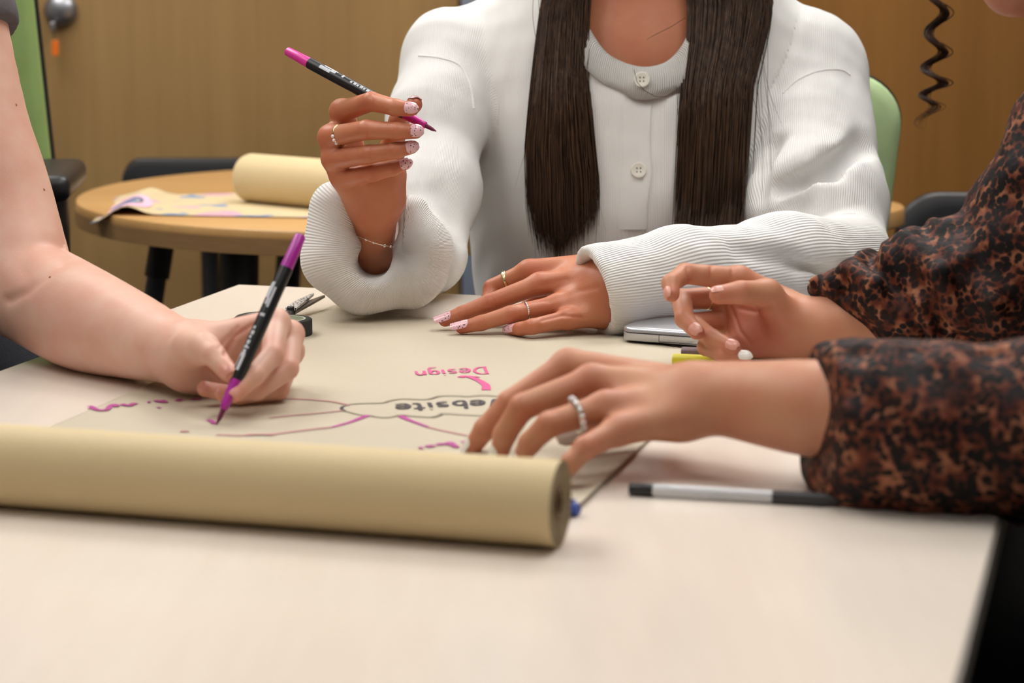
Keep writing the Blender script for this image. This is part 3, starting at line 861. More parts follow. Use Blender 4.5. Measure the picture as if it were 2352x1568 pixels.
def swivel_chair(label, loc, rotz, fabric, back_z, back_h, back_w, lean, arms=True, seat_h=.46, group='swivel chairs', taper=0.0, arm_x=.285, arm_h=.185):
    """back panel centre height back_z; chair faces local -y"""
    loc = np.array(loc, float); cr, sr = math.cos(rotz), math.sin(rotz)
    RZ = np.array([[cr, -sr, 0], [sr, cr, 0], [0, 0, 1]])
    t = thing('swivel_chair', label, 'chair', loc, group)
    X = lambda v: [RZ @ np.array(p, float) + loc for p in v]
    cl, sl = math.cos(lean), math.sin(lean)
    RX = np.array([[1, 0, 0], [0, cl, -sl], [0, sl, cl]])
    bc = A(0, .24, back_z)
    tp = lambda v: [(p[0] * (1 - taper * p[2] / back_h), p[1], p[2]) for p in v]
    cr_ = min(.075, back_h * .4)
    v, f = pad(back_w, back_h, .045, cr_); v = tp(v)
    MB().add(X([RX @ np.array(p) + bc for p in v]), f).build('backrest', fabric, t, True)
    v, f = pad(back_w + .006, back_h + .006, .018, cr_); v = tp(v)
    MB().add(X([RX @ (np.array(p) + A(0, .026, 0)) + bc for p in v]), f).build('back_shell', M_blackpl, t, True)
    v, f = pad(.48, .46, .06, .08)
    MB().add(X([(p[0], p[2] - .02, p[1] * -1 + seat_h) for p in v]), f).build('seat', M_blackfab, t, True)
    MB().tube(X([(0, .20, seat_h - .04), (0, .285, seat_h + .06), (0, .285, back_z)]), .018, 10).build('back_bar', M_blackpl, t, True)
    MB().lathe(X([(0, 0, .07)])[0], X([(0, 0, seat_h)])[0], [(0, .028), (.2, .028), (.21, .02), (seat_h - .09, .02)], 20).build('column', M_blackpl, t, True)
    for k in range(5):
        g = 2 * math.pi * k / 5 + .3
        lg = MB().tube(X([(0, 0, .09), (.15 * math.cos(g), .15 * math.sin(g), .08), (.28 * math.cos(g), .28 * math.sin(g), .06)]), [.022, .018, .014], 8).build('leg', M_blackpl, t, True)
        cc = X([(.28 * math.cos(g), .28 * math.sin(g), .026)])[0]
        MB().lathe(cc - RZ @ A(-math.sin(g), math.cos(g), 0) * .02, cc + RZ @ A(-math.sin(g), math.cos(g), 0) * .02, [(0, .02), (.005, .026), (.035, .026), (.04, .02)], 16).build('caster', M_blackpl, lg, True)
    if arms:
        for s in (-1, 1):
            ar = MB().tube(X([(s * .22, .06, seat_h - .03), (s * (arm_x - .005), .06, seat_h), (s * arm_x, .06, seat_h + arm_h - .015)]), [.02, .022, .02], 10).build('armrest', M_blackpl, t, True)
            MB().box(X([(s * arm_x, .02, seat_h + arm_h)])[0], (.075, .25, .035), RZ, .014, 3).build('arm_pad', M_blackpl, ar, True)
    return t
# chair under the person in white
cb = P(2030, 166, 2.86)
swivel_chair('green-backed swivel chair holding the person in the white cardigan', (cb[0] - .235, cb[1] - .24, 0), math.radians(-4), M_green, cb[2] - .18, .36, .46, -.06, arms=False, taper=-.16)
# chair at the left edge
cl_ = W(128, 200, 3.05)
swivel_chair('green-backed swivel chair with black armrests behind the bare arm', (cl_[0] - .225, 2.82, 0), math.radians(6), M_green2, 1.03, .56, .44, -.06, seat_h=.52, taper=.20, arm_x=.255, arm_h=.30)
# black chairs half hidden
kb = W(2290, 450, 3.45)
swivel_chair('black swivel chair half hidden behind the spotted blouse', (kb[0], 3.21, 0), math.radians(-6), M_blackfab, .645, .18, .36, 0, seat_h=.40, arms=False)
kc = W(470, 372, 3.98)
swivel_chair('black swivel chair tucked behind the round beech table', (kc[0], 3.74, 0), 0, M_blackfab, .70, .085, .30, 0, seat_h=.36, arms=False)
# round wooden stool behind the right chair
so = W(2076, 470, 3.28); sc_ = A(so[0] - .125, so[1], 0)
t = thing('round_stool', 'round wooden stool top showing beside the green chair back', 'stool', sc_)
sz = so[2]
MB().lathe(sc_ + A(0, 0, sz - .028), sc_ + A(0, 0, sz), [(0, .121), (.003, .125), (.025, .125), (.028, .122)], 48).build('seat', M_beech, t, True)
for k in range(4):
    g = k * math.pi / 2 + .6
    MB().lathe(sc_ + A(.09 * math.cos(g), .09 * math.sin(g), sz - .028), sc_ + A(.14 * math.cos(g), .14 * math.sin(g), 0), [(0, .016), (sz - .02, .014)], 12).build('leg', M_blackmet, t, True)
# ================================================================== people: shared builders
def PP(l): return [P(*a) for a in l]
FR = [(.0125, .0105, .0090, .0078, .0066), (.0128, .0105, .0092, .0080, .0068), (.0125, .0100, .0088, .0075, .0064), (.0120, .0092, .0078, .0066, .0056)]
class Hand:
    """fingers: four lists of five points (metacarpal base, knuckle, middle joint, last joint, tip centre); thumb: four points"""
    def __init__(s, fingers, thumb, arm, extra=(), fs=1.0, ts=1.0, kp=.012, armk=.016, arm2=None):
        s.f = [PP(f) for f in fingers]; s.t = PP(thumb); s.fs = fs
        s.arm = []
        for ch in (arm, arm2):
            if ch:
                q_ = smooth_line(ch, 4)
                s.arm += [Rc(P(*a[:3]), P(*b[:3]), a[3], b[3]) for a, b in zip(q_[:-1], q_[1:])]
        s.meta = []; s.prox = []; s.rest = []
        for i, f in enumerate(s.f):
            r = [x * fs for x in FR[i]]
            s.meta.append(Rc(f[0], f[1], r[0], r[1] * 1.08))
            s.prox.append([Rc(f[1], f[2], r[1], r[2])])
            m = (f[2] + f[3]) / 2
            s.rest.append([Rc(f[2], f[3], r[2], r[3]), Rc(f[3], f[4], r[3], r[4])])
        t = s.t
        s.meta.append(Rc(t[0], t[1], .0165 * ts, .0125 * ts))
        s.prox.append([Rc(t[1], t[2], .0120 * ts, .0100 * ts)])
        s.rest.append([Rc(t[2], t[3], .0098 * ts, .0080 * ts)])
        s.extra = [Rc(P(*a[:3]), P(*b[:3]), a[3], b[3]) for a, b in extra]
        s.kp = kp; s.armk = armk
        s.all = s.arm + s.meta + [x for l in s.prox + s.rest for x in l] + s.extra
    def sdf(s, p):
        dp = union(s.meta + s.extra, p, s.kp)
        dp = smin(dp, union(s.arm, p, .004), s.armk)
        d = None
        for pr, re in zip(s.prox, s.rest):
            x = smin(dp, union(pr, p, 0), .007)
            x = smin(x, union(re, p, .003), .0022)
            d = x if d is None else smin(d, x, .0010)
        return d
    def mesh(s, h=.0015):
        lo, hi = bounds(s.all)
        V, F_ = surface(s.sdf, lo, hi, h, extra=.006)
        red = np.zeros(len(V))
        for i, f in enumerate(s.f):
            for c, a_, w_ in ((f[1], .5, .012), (f[2], .75, .009), (f[3], .55, .007), (f[4], .9, .010)):
                red = np.maximum(red, a_ * np.exp(-((V - c) ** 2).sum(1) / w_ ** 2))
        for c, a_, w_ in ((s.t[2], .5, .009), (s.t[3], .9, .011)):
            red = np.maximum(red, a_ * np.exp(-((V - c) ** 2).sum(1) / w_ ** 2))
        return V, F_, red
    def tip(s, i):
        if i == 4: return s.t[2], s.t[3], .0080
        return s.f[i][3], s.f[i][4], FR[i][4] * s.fs
def join_meshes(ms):
    V = []; F_ = []; R_ = []; b = 0
    for v, f, r in ms:
        V.append(v); F_.append(f + b); R_.append(r); b += len(v)
    return np.concatenate(V), np.concatenate(F_), np.concatenate(R_)
def coarse(prims, k, h):
    lo, hi = bounds(prims, .02)
    V, F_ = surface(lambda p: union(prims, p, k), lo, hi, h, extra=.01)
    return V, F_, np.zeros(len(V))
def nail(hand, i, nvec, mat, parent, L=.0085, ext=0.0, wid=56, name='nail', square=True, label=None):
    dip, tip, r = hand.tip(i)
    u = nrm(tip - dip); n = nrm(nvec - u * (nvec @ u)); s = np.cross(u, n)
    t1 = r * .72 + ext; t0 = t1 - L - ext
    mb = MB(); NT, NG = 9, 9
    lay = []
    for off in (.0006, -.0004):
        g_ = []
        for k in range(NT):
            f = k / (NT - 1); t = t0 + (t1 - t0) * f
            wf = math.sqrt(max(0, 1 - max(0, (.22 - f) / .22) ** 2 * .75))
            if f > .75: wf *= 1 - (.18 if square else .75) * ((f - .75) / .25) ** 2
            if ext > .003: rad = r * 1.0 - .0010 * max(0, f - .3)
            else: rad = math.sqrt(max(r * r - (max(t, 0) * .8) ** 2, 1e-9)) * 1.0
            row = []
            for j in range(NG):
                g = math.radians(wid) * wf * (2 * j / (NG - 1) - 1)
                row.append(tip + u * t + (n * math.cos(g) + s * math.sin(g)) * (rad + off))
            g_.append(row)
        lay.append(g_)
    a_, b_ = lay
    mb.grid(a_); mb.grid(b_)
    mb.grid([a_[-1], b_[-1]]); mb.grid([a_[0], b_[0]]); mb.grid([[q[0] for q in a_], [q[0] for q in b_]]); mb.grid([[q[-1] for q in a_], [q[-1] for q in b_]])
    o = mb.build(name, mat, parent, True)
    if label: o['label'] = label
    return o
def finger_ring(p0, p1, f, R, mat, parent, label, gems=0, gem_r=.0012, face=None, gm=None, wid=.0011, twist=False):
    c = p0 + (p1 - p0) * f; ax = nrm(p1 - p0)
    mb = MB().torus(c, ax, R, wid, 36, 8)
    if twist: mb.torus(c, nrm(ax + .22 * cv(0, 1, .3)), R + .0003, wid * .8, 36, 8)
    o = mb.build('finger_ring', mat, parent, True); o['label'] = label
    if gems:
        x = nrm(face - ax * (face @ ax)); y = np.cross(ax, x)
        for k in range(gems):
            g = (k - (gems - 1) / 2) * (gem_r * 2.1 / R)
            MB().ball(c + (x * math.cos(g) + y * math.sin(g)) * (R + wid * .8), gem_r, 7, 5).build('gemstone', gm, o)
    return o
M_skinB = skin('tanned_skin', (198, 130, 96), (180, 88, 62), .40, .4)
M_skinA = skin('fair_skin', (226, 184, 164), (214, 134, 112))
M_skinC = skin('light_brown_skin', (200, 144, 112), (190, 102, 82))
M_silver = pm('silver', (225, 222, 214), .18, .05, 100, metal=1)
M_gold = pm('pale_gold', (226, 208, 160), .2, .05, 100, metal=1)
M_gem = pm('clear_stone', (240, 240, 244), .05, .03, 100, spec=.9)
M_nailn, nt_, b_ = nodes('natural_nail')
nt_.links.new(ramp(nt_, noise(nt_, coord(nt_), 200).outputs[0], [(.3, srgb(212, 146, 130)), (.7, srgb(222, 160, 144))]), b_.inputs['Base Color']); b_.inputs['Roughness'].default_value = .28
M_naild, nt_, b_ = nodes('pink_dotted_nail')
vo = nt_.nodes.new('ShaderNodeTexVoronoi'); nt_.links.new(coord(nt_), vo.inputs['Vector']); vo.inputs['Scale'].default_value = 400
nt_.links.new(ramp(nt_, vo.outputs['Distance'], [(.22, srgb(70, 30, 40)), (.28, srgb(236, 190, 198))]), b_.inputs['Base Color']); b_.inputs['Roughness'].default_value = .12; b_.inputs['Coat Weight'].default_value = .5
M_nailw = pm('white_nail', (236, 230, 222), .18, .04, 100)

# ================================================================== person in white (across the table)
H2 = Hand([[(836, 440, 2.240), (785, 256, 2.190), (853, 233, 2.138), (908, 247, 2.118), (944, 251, 2.114)],
           [(830, 450, 2.235), (758, 315, 2.185), (842, 298, 2.135), (912, 301, 2.118), (955, 302, 2.118)],
           [(832, 462, 2.228), (766, 366, 2.185), (850, 354, 2.138), (908, 346, 2.124), (945, 338, 2.124)],
           [(846, 470, 2.215), (788, 412, 2.188), (858, 398, 2.150), (902, 387, 2.140), (932, 376, 2.140)]],
          [(885, 430, 2.240), (900, 345, 2.235), (915, 278, 2.195), (952, 240, 2.152)],
          [(862, 462, 2.220, .024), (858, 505, 2.240, .0225), (852, 590, 2.290, .024), (880, 640, 2.335, .026)],
          extra=[((872, 415, 2.195, .021), (868, 462, 2.212, .022)), ((800, 400, 2.20, .013), (838, 452, 2.215, .016)), ((900, 400, 2.20, .014), (890, 450, 2.212, .016))], fs=1.06)
H3 = Hand([[(1395, 608, 2.205), (1216, 622, 2.215), (1130, 661, 2.225), (1122, 692, 2.215), (1135, 708, 2.205)],
           [(1400, 640, 2.188), (1240, 652, 2.188), (1124, 696, 2.182), (1062, 721, 2.182), (1022, 735, 2.182)],
           [(1400, 684, 2.178), (1282, 700, 2.168), (1172, 722, 2.158), (1104, 742, 2.156), (1060, 752, 2.158)],
           [(1388, 722, 2.165), (1306, 732, 2.150), (1222, 750, 2.134), (1196, 755, 2.142), (1178, 757, 2.152)]],
          [(1350, 640, 2.235), (1275, 660, 2.245), (1235, 688, 2.24), (1205, 712, 2.235)],
          [(1405, 665, 2.178, .033), (1470, 655, 2.182, .027), (1600, 635, 2.225, .026), (1750, 610, 2.28, .026)],
          extra=[((1330, 640, 2.20, .017), (1400, 650, 2.19, .020)), ((1320, 700, 2.178, .015), (1390, 705, 2.172, .018))])
torsoB = [El(P(1470, 470, 2.63), (.15, .085, .36)), Rc(P(1330, 110, 2.66), P(1080, 170, 2.625), .040, .040), Rc(P(1600, 110, 2.66), P(1850, 175, 2.625), .040, .040),
          Rc(P(1467, 140, 2.60), P(1467, -120, 2.585), .060, .056), El(P(1470, 215, 2.59), (.13, .078, .10)),
          El(P(1465, -290, 2.565), (.074, .092, .112)), Rc(P(1465, -190, 2.53), P(1465, -160, 2.515), .05, .032), Rc(P(1465, -285, 2.472), P(1465, -255, 2.462), .008, .012),
          Rc(P(1050, 170, 2.615), P(1000, 560, 2.43), .034, .024), Rc(P(1000, 560, 2.43), P(880, 620, 2.325), .024, .024),
          Rc(P(1865, 180, 2.615), P(1940, 560, 2.44), .034, .026), Rc(P(1940, 585, 2.41), P(1700, 612, 2.26), .026, .026),
          Rc(P(1400, 1050, 2.62), P(1330, 1180, 2.25), .085, .065), Rc(P(1540, 1050, 2.62), P(1600, 1180, 2.25), .085, .065)]
pB = thing('person', 'person in white cardigan with long dark hair, holding up a pink marker', 'person', A(P(1470, 800, 2.6)[0], P(1470, 800, 2.6)[1], .46))
m2, m3 = H2.mesh(), H3.mesh()
for cx_, cy_ in ((1124, 694), (1171, 720), (1062, 720), (1104, 741)):
    for dx in (-9, -3, 4, 10):
        crease(*m3, [(cx_ + dx - 3, cy_ - 12), (cx_ + dx + 3, cy_ + 9)], 2.2, .00045, .35)
for px_ in ([(1245, 655), (1300, 640)], [(1262, 690), (1330, 668), (1370, 660)], [(1290, 722), (1330, 706)]):
    crease(*m3, px_, 7, .0008, .15)
crease(*m3, [(1252, 690), (1220, 694), (1195, 700)], 4, .001, .3); crease(*m3, [(1335, 728), (1290, 724), (1245, 735)], 4, .0012, .4)
for px_ in ([(846, 318), (842, 288)], [(852, 372), (848, 340)], [(905, 318), (903, 292)], [(858, 246), (852, 214)]):
    crease(*m2, px_, 3, .0005, .3)
V, F_, rd_ = join_meshes([m2, m3, coarse(torsoB, .05, .005)])
mk('body', V, F_, M_skinB, pB, True, {'red': rd_})
for i, n in ((0, cv(.05, .25, 1)), (1, cv(.5, .1, 1)), (2, cv(.6, .1, 1)), (3, cv(.6, .2, 1))):
    nail(H2, i, n, M_naild, pB, .010, .003, label='pale pink dotted nail')
nail(H2, 4, cv(.3, 1, .5), M_naild, pB, .010, .002, label='pale pink dotted nail')
for i, n in ((1, cv(-.15, 1, .75)), (2, cv(-.15, 1, .80)), (3, cv(-.3, .6, 1))):
    nail(H3, i, n, M_naild, pB, .0125, .0055, wid=60, label='pale pink dotted nail')
finger_ring(H3.f[0][1], H3.f[0][2], .60, .0098, M_gold, pB, 'twisted pale gold ring', wid=.0016, twist=True)
finger_ring(H3.f[2][1], H3.f[2][2], .66, .0094, M_silver, pB, 'thin silver ring set with small stones', 7, .0008, cv(0, .5, 1), M_gem, .0009)
finger_ring(H2.f[1][1], H2.f[1][2], .33, .0104, M_gold, pB, 'gold ring with a clear stone', 3, .0018, cv(-.3, -.5, 1), M_gem, .0011)
M_lip = pm('lips', (176, 92, 84), .45, .08, 120)
lp_ = P(1465, -205, 2.470)
MB().ball(lp_, A(.022, .008, .005), 16, 8).ball(lp_ - A(0, 0, .007), A(.019, .009, .006), 16, 8).build('lips', M_lip, pB, True)
# fine bracelet on the raised wrist
br = [P(858 + 55 * math.cos(g), 545 + 12 * math.sin(g) + 18 * math.cos(g), 2.245 - .028 * math.sin(g)) for g in np.linspace(0, 2 * math.pi, 40, False)]
b_o = MB().tube(br, .0005, 5, True).build('bracelet', M_silver, pB, True)
for k in (12, 10, 7, 5): MB().ball(br[k], .0020 if k == 7 else .0015, 8, 6).build('bead', M_silver, b_o, True)

# the cardigan
rU = [(1042, 150, 2.605, .068), (1004, 280, 2.545, .053), (1000, 440, 2.465, .044), (988, 585, 2.395, .040)]
lU = [(1862, 165, 2.605, .068), (1868, 340, 2.545, .065), (1878, 470, 2.48, .076), (1950, 555, 2.42, .044)]
lF = [(1958, 590, 2.395, .044), (1800, 600, 2.30, .046), (1560, 632, 2.205, .0445), (1400, 664, 2.17, .0405), (1300, 680, 2.15, .0400)]
seg = lambda c: [Rc(P(*a[:3]), P(*b[:3]), a[3], b[3]) for a, b in zip(c[:-1], c[1:])]
tS = [El(P(1470, 480, 2.63), (.205, .125, .42)), El(P(1375, 420, 2.575), (.085, .075, .10)), El(P(1565, 420, 2.575), (.085, .075, .10)),
      Rc(P(1330, 62, 2.645), P(1070, 160, 2.62), .070, .066), Rc(P(1600, 62, 2.645), P(1845, 170, 2.62), .070, .066), El(P(1470, 250, 2.61), (.17, .105, .16))]
rUp, lUp, lFp = seg(rU), seg(lU), seg(lF)
rFp = [Rc(P(985, 590, 2.395), P(900, 580, 2.33), .040, .056), El(P(868, 580, 2.305), (.070, .05, .058)),
       Rc(P(772, 480, 2.240), P(764, 590, 2.236), .0285, .0310), Rc(P(770, 600, 2.236), P(830, 645, 2.240), .0320, .0320), Rc(P(830, 645, 2.240), P(930, 642, 2.255), .0320, .0310),
       Rc(P(942, 490, 2.262), P(965, 570, 2.262), .020, .031), Rc(P(965, 570, 2.262), P(962, 630, 2.262), .031, .029)]
rHole = [Rc(P(862, 380, 2.17), P(852, 612, 2.175), .0255, .0155), Rc(P(852, 612, 2.175), P(870, 580, 2.34), .0170, .018), Rc(P(860, 500, 2.18), P(870, 540, 2.33), .022, .022), Rc(P(862, 380, 2.20), P(870, 520, 2.33), .026, .022)]
cutN = cv(-.93, -.28, .30); cutP = P(1368, 662, 2.155)
lIn = Rc(P(1250, 690, 2.145), P(1430, 660, 2.174), .0365, .0345)
NF, NB_, NL, NR_ = P(1492, 152, 2.490), P(1470, -80, 2.68), P(1335, 25, 2.60), P(1603, 25, 2.60)
nc_ = (NF + NB_) / 2; na_ = NF - nc_; nA = np.linalg.norm(na_); na_ = na_ / nA; nb2 = (NR_ - NL) / 2; nb2 = nb2 - na_ * (nb2 @ na_); nB = np.linalg.norm(nb2); nb2 = nb2 / nB
nn_ = np.cross(na_, nb2); nn_ = nn_ if nn_[2] > 0 else -nn_
def neck_hole(p):
    q_ = p - nc_; a_ = q_ @ na_; b_ = q_ @ nb2; h_ = q_ @ nn_
    gr_ = 1.26 + np.maximum(h_, 0) * 4
    r_ = np.sqrt((a_ / (nA * gr_)) ** 2 + (b_ / (nB * gr_)) ** 2)
    return np.maximum((r_ - 1) * min(nA, nB), -(h_ + .028))
grooves = [Rc(P(1985, 330, 2.475), P(1900, 400, 2.425), .012, .016), Rc(P(1900, 400, 2.425), P(1800, 435, 2.425), .016, .008), Rc(P(1842, 430, 2.405), P(1836, 470, 2.405), .010, .014),
           Rc(P(1740, 440, 2.44), P(1770, 330, 2.47), .010, .010), Rc(P(930, 430, 2.30), P(925, 600, 2.262), .010, .007), 
           Rc(P(1700, 570, 2.195), P(1950, 640, 2.315), .004, .006), Rc(P(1010, 430, 2.395), P(1060, 540, 2.375), .006, .006)]
def cardigan(p):
    d = union(tS, p, .06)
    d = smin(d, union(rUp, p, .03), .012)
    d = smin(d, union(lUp, p, .03), .022)
    d = d + .0035 * waves(p, .11, 3)
    x = union(rFp, p, .014)
    d = smin(d, x, .010)
    d = smax(d, -union(rHole, p, .010), .010)
    y = union(lFp, p, .03) + .0022 * waves(p, .06, 9)
    y = smax(y, (p - cutP) @ cutN, .003)
    y = smax(y, -E(lIn, p), .002)
    d = smin(d, y, .009)
    d = smax(d, -neck_hole(p), .008)
    d = smax(d, -union(grooves, p, .004), .020)
    return d + .0010 * waves(p, .035, 11)
lo, hi = bounds(tS + rUp + lUp + lFp + rFp, .02)
V, F_ = split_surface(cardigan, lo, hi, 1, P(1470, 300, 2.66)[1], .0030, .009, extra=.012, smooth=2)
# rib coordinate: across the sleeve, ribs run along it
pts_r = [P(*rU[0][:3]), P(*rU[-1][:3])]; pts_l = [P(*lU[0][:3]), P(*lU[2][:3])]; pts_f = [P(*lF[0][:3]), P(*lF[-1][:3])]
pts_c = [P(985, 600, 2.44), P(860, 560, 2.05)]
dt = union(tS, V, .06); dr = union(rUp, V, .03); dl = union(lUp, V, .03); df = union(lFp, V, .03); dc = union(rFp, V, .014)
DD = np.stack([dt + .012, dr, dl, df, dc - .006], 1)
which = np.argmin(DD, 1); DD.sort(1); fade = np.clip((DD[:, 1] - DD[:, 0]) / .014, 0, 1)
rib = V[:, 0].copy(); ribw = np.full(len(V), .35)
for k, (pts, r_, ref) in enumerate(((pts_r, .066, A(.3, -1, 0)), (pts_l, .072, A(-.3, -1, 0)), (pts_f, .050, A(0, -.8, .3)), (pts_c, .075, A(0, 0, -1)))):
    S_, TH, _ = chain_coords(V, pts, ref)
    m = which == k + 1
    rib[m] = (TH * r_)[m]; ribw[m] = 1.0
ribw *= fade
M_knit = knit('white_knit', (236, 235, 232), .0025, .00042)
cardi = mk('cardigan', V, F_, M_knit, pB, True, {'rib': rib, 'ribw': ribw})
bvhB = BVHTree.FromPolygons(V.tolist(), F_.tolist())
def hit(px, py, bvh=bvhB, lift=0.0):
    d = nrm(RIGHT * ((px - CX) / F) + UP * ((CY - py) / F) + FWD)
    r_ = bvh.ray_cast(Vector(CAM), Vector(d))
    if r_[0] is None: return None
    return np.array(r_[0]) - d * lift
# ribbed neckband
def ringpts(Fp, Bp, Lp, Rp, n=96):
    c_ = (Fp + Bp) / 2; lr = (Rp - Lp) / 2
    return [c_ + (Fp - c_) * math.cos(g) + lr * math.sin(g) for g in np.linspace(0, 2 * math.pi, n)]
def band_ring(front, zoff, Fp, Bp, Lp, Rp):
    """front half follows the neckline, back half closes the loop behind the neck"""
    fr = smooth_line([P(*q_) for q_ in front], 10)
    m_ = (fr[0] + fr[-1]) / 2
    bb = [m_ + (Bp - m_) * math.sin(g) + (fr[-1] - m_) * math.cos(g) for g in np.linspace(0, math.pi, 30)][1:-1]
    return fr + bb + [fr[0]]
def zs(x, y, l): 
    h_ = hit(x, y); return (float((h_ - CAM) @ FWD) if h_ is not None else 2.50) - l
bx_ = [(1285, 60), (1322, 130), (1372, 182), (1430, 208), (1490, 217), (1556, 200), (1606, 150), (1650, 70)]
bz_ = [zs(x, y + 6, .004) for x, y in bx_]; bz_ = [min(z_, float(np.interp(abs(x - 1486), [0, 70, 120, 200], [2.468, 2.480, 2.505, 2.585]))) for z_, (x, y) in zip(bz_, bx_)]
tx_ = [(1330, 12), (1350, 64), (1388, 116), (1436, 144), (1490, 153), (1542, 134), (1582, 84), (1606, 12)]
print('collar z', [round(z_, 3) for z_ in bz_])
botr = band_ring([(x, y, z_) for (x, y), z_ in zip(bx_, bz_)], 0, P(1486, 216, 2.468), P(1470, -60, 2.72), None, None)
topr = band_ring([(x, y, z_ + .012) for (x, y), z_ in zip(tx_, bz_)], 0, P(1492, 152, 2.49), P(1470, -80, 2.68), None, None)
prof = []
cmid = sum(topr) / len(topr)
for f, o_ in ((0, -.004), (0, 0), (.12, .0035), (.5, .0045), (.88, .003), (1, -.0005), (1.06, -.010)):
    row = []
    for a_, b_ in zip(topr, botr):
        out_ = nrm((b_ - a_) * .2 + nrm(a_ - cmid) * .05); nv = nrm(np.cross(np.cross(nrm(b_ - a_), nrm(a_ - cmid)), nrm(b_ - a_)))
        row.append(a_ + (b_ - a_) * f + nv * o_)
    prof.append(row)
mb = MB().grid(prof)
nb_ = mb.build('neckband', knit('white_rib_band', (236, 234, 228), .0040, .0016), pB, True)
ribv = np.tile(np.linspace(0, .50, len(topr)), len(prof))
at = nb_.data.attributes.new('rib', 'FLOAT', 'POINT'); at.data.foreach_set('value', ribv.astype(np.float32))
at = nb_.data.attributes.new('ribw', 'FLOAT', 'POINT'); at.data.foreach_set('value', np.ones(len(ribv), np.float32))
# button placket
g_ = []; low = []
for y in np.linspace(205, 548, 34):
    xr = np.interp(y, [200, 260, 330, 400, 470, 700], [1502, 1494, 1492, 1496, 1486, 1478]); xl = xr - 62
    row = []
    for j, x in enumerate(np.linspace(xl, xr, 8)):
        h_ = hit(x, y, lift=(.0002, .0012, .0018, .002, .002, .002, .0026, .0020)[j]); row.append(h_)
    e_ = hit(xr + 1, y, lift=-.001); row.append(e_)
    if all(q_ is not None and (q_ - CAM) @ FWD > 2.40 for q_ in row): g_.append(row)
pl_ = MB().grid(g_).build('placket', M_knit, pB, True)
for nm, vals in (('rib', np.zeros(len(pl_.data.vertices))), ('ribw', np.zeros(len(pl_.data.vertices)))):
    at = pl_.data.attributes.new(nm, 'FLOAT', 'POINT'); at.data.foreach_set('value', vals.astype(np.float32))
M_but = pm('cream_button', (228, 224, 212), .35, .03, 60)
M_hole = pm('button_hole', (110, 100, 86), .8, .1, 100)
for bx, by in ((1474, 183), (1467, 391)):
    c_ = hit(bx, by, lift=.002)
    if by < 200: c_ = P(1474, 183, 2.4665)
    nv = cv(0, .12, 1)
    bt = MB().lathe(c_ - nv * .001, c_ + nv, [(0, .0085), (.0018, .0092), (.0032, .0090), (.0036, .0082), (.0030, .0066), (.0028, .0)], 32).build('button', M_but, pB, True)
    ux, uy = RIGHT, nrm(UP)
    for sx in (-1, 1):
        for sy in (-1, 1):
            hc = c_ + nv * .0019 + ux * .0021 * sx + uy * .0021 * sy
            MB().lathe(hc - nv * .001, hc + nv * .0004, [(0, .0009), (.0014, .0009)], 8).build('button_hole', M_hole, bt)
# shoulder seams
for path in ([(1798, 215), (1830, 185), (1880, 163), (1930, 160), (1952, 172)], [(962, 128), (1010, 133), (1055, 150), (1080, 195), (1088, 250)]):
    pts = [hit(*q_, lift=-.0004) for q_ in [tuple(a_) for a_ in smooth_line(path, 6)]]
    pts = [q_ for q_ in pts if q_ is not None]
    if len(pts) > 3:
        so_ = MB().tube(pts, .0014, 6).build('shoulder_seam', M_knit, pB, True)
        for nm in ('rib', 'ribw'):
            at = so_.data.attributes.new(nm, 'FLOAT', 'POINT'); at.data.foreach_set('value', np.zeros(len(so_.data.vertices), np.float32))

# long straight hair
def hair_mat(name, c1, c2):
    m, nt, b = nodes(name)
    v = coord(nt, (260, 260, 6)); n1 = noise(nt, v, 1.0, 3)
    nt.links.new(ramp(nt, n1.outputs[0], [(.3, srgb(*c1)), (.7, srgb(*c2))]), b.inputs['Base Color'])
    b.inputs['Roughness'].default_value = .45; b.inputs['Specular IOR Level'].default_value = .28
    return m
M_hairB = hair_mat('dark_brown_hair', (40, 27, 18), (86, 62, 44))
M_hairC = hair_mat('brown_curl_hair', (40, 26, 14), (84, 58, 36))
def strands(paths, r0, r1=.0002, n=3):
    V = []; F_ = []; b = 0
    for pts, rs in paths:
        m = len(pts); pts = np.asarray(pts)
        d = np.gradient(pts, axis=0); d /= np.linalg.norm(d, axis=1)[:, None] + 1e-9
        x = np.cross(d, A(.2, 1, .1)); x /= np.linalg.norm(x, axis=1)[:, None] + 1e-9; y = np.cross(d, x)
        rr_ = (r0 * rs * np.minimum(1, (1 - np.linspace(0, 1, m)) * 3.5 + .12))[:, None]
        for k in range(n):
            g = 2 * math.pi * k / n
            V.append(pts + (x * math.cos(g) + y * math.sin(g)) * rr_)
        i = np.arange(m - 1)
        for k in range(n):
            k2 = (k + 1) % n
            F_.append(np.stack([b + k * m + i, b + k2 * m + i, b + k2 * m + i + 1, b + k * m + i + 1], 1))
        b += n * m
    return np.concatenate(V), np.concatenate(F_)
surf_cache = {}
def zsurf(px, py):
    """camera depth of the cardigan front, coarse"""
    k = (int(px // 24), int(py // 24))
    if k not in surf_cache:
        h_ = hit(k[0] * 24 + 12, max(k[1] * 24 + 12, 40))
        surf_cache[k] = 2.56 if h_ is None else max(2.455, float((h_ - CAM) @ FWD))
    return surf_cache[k]
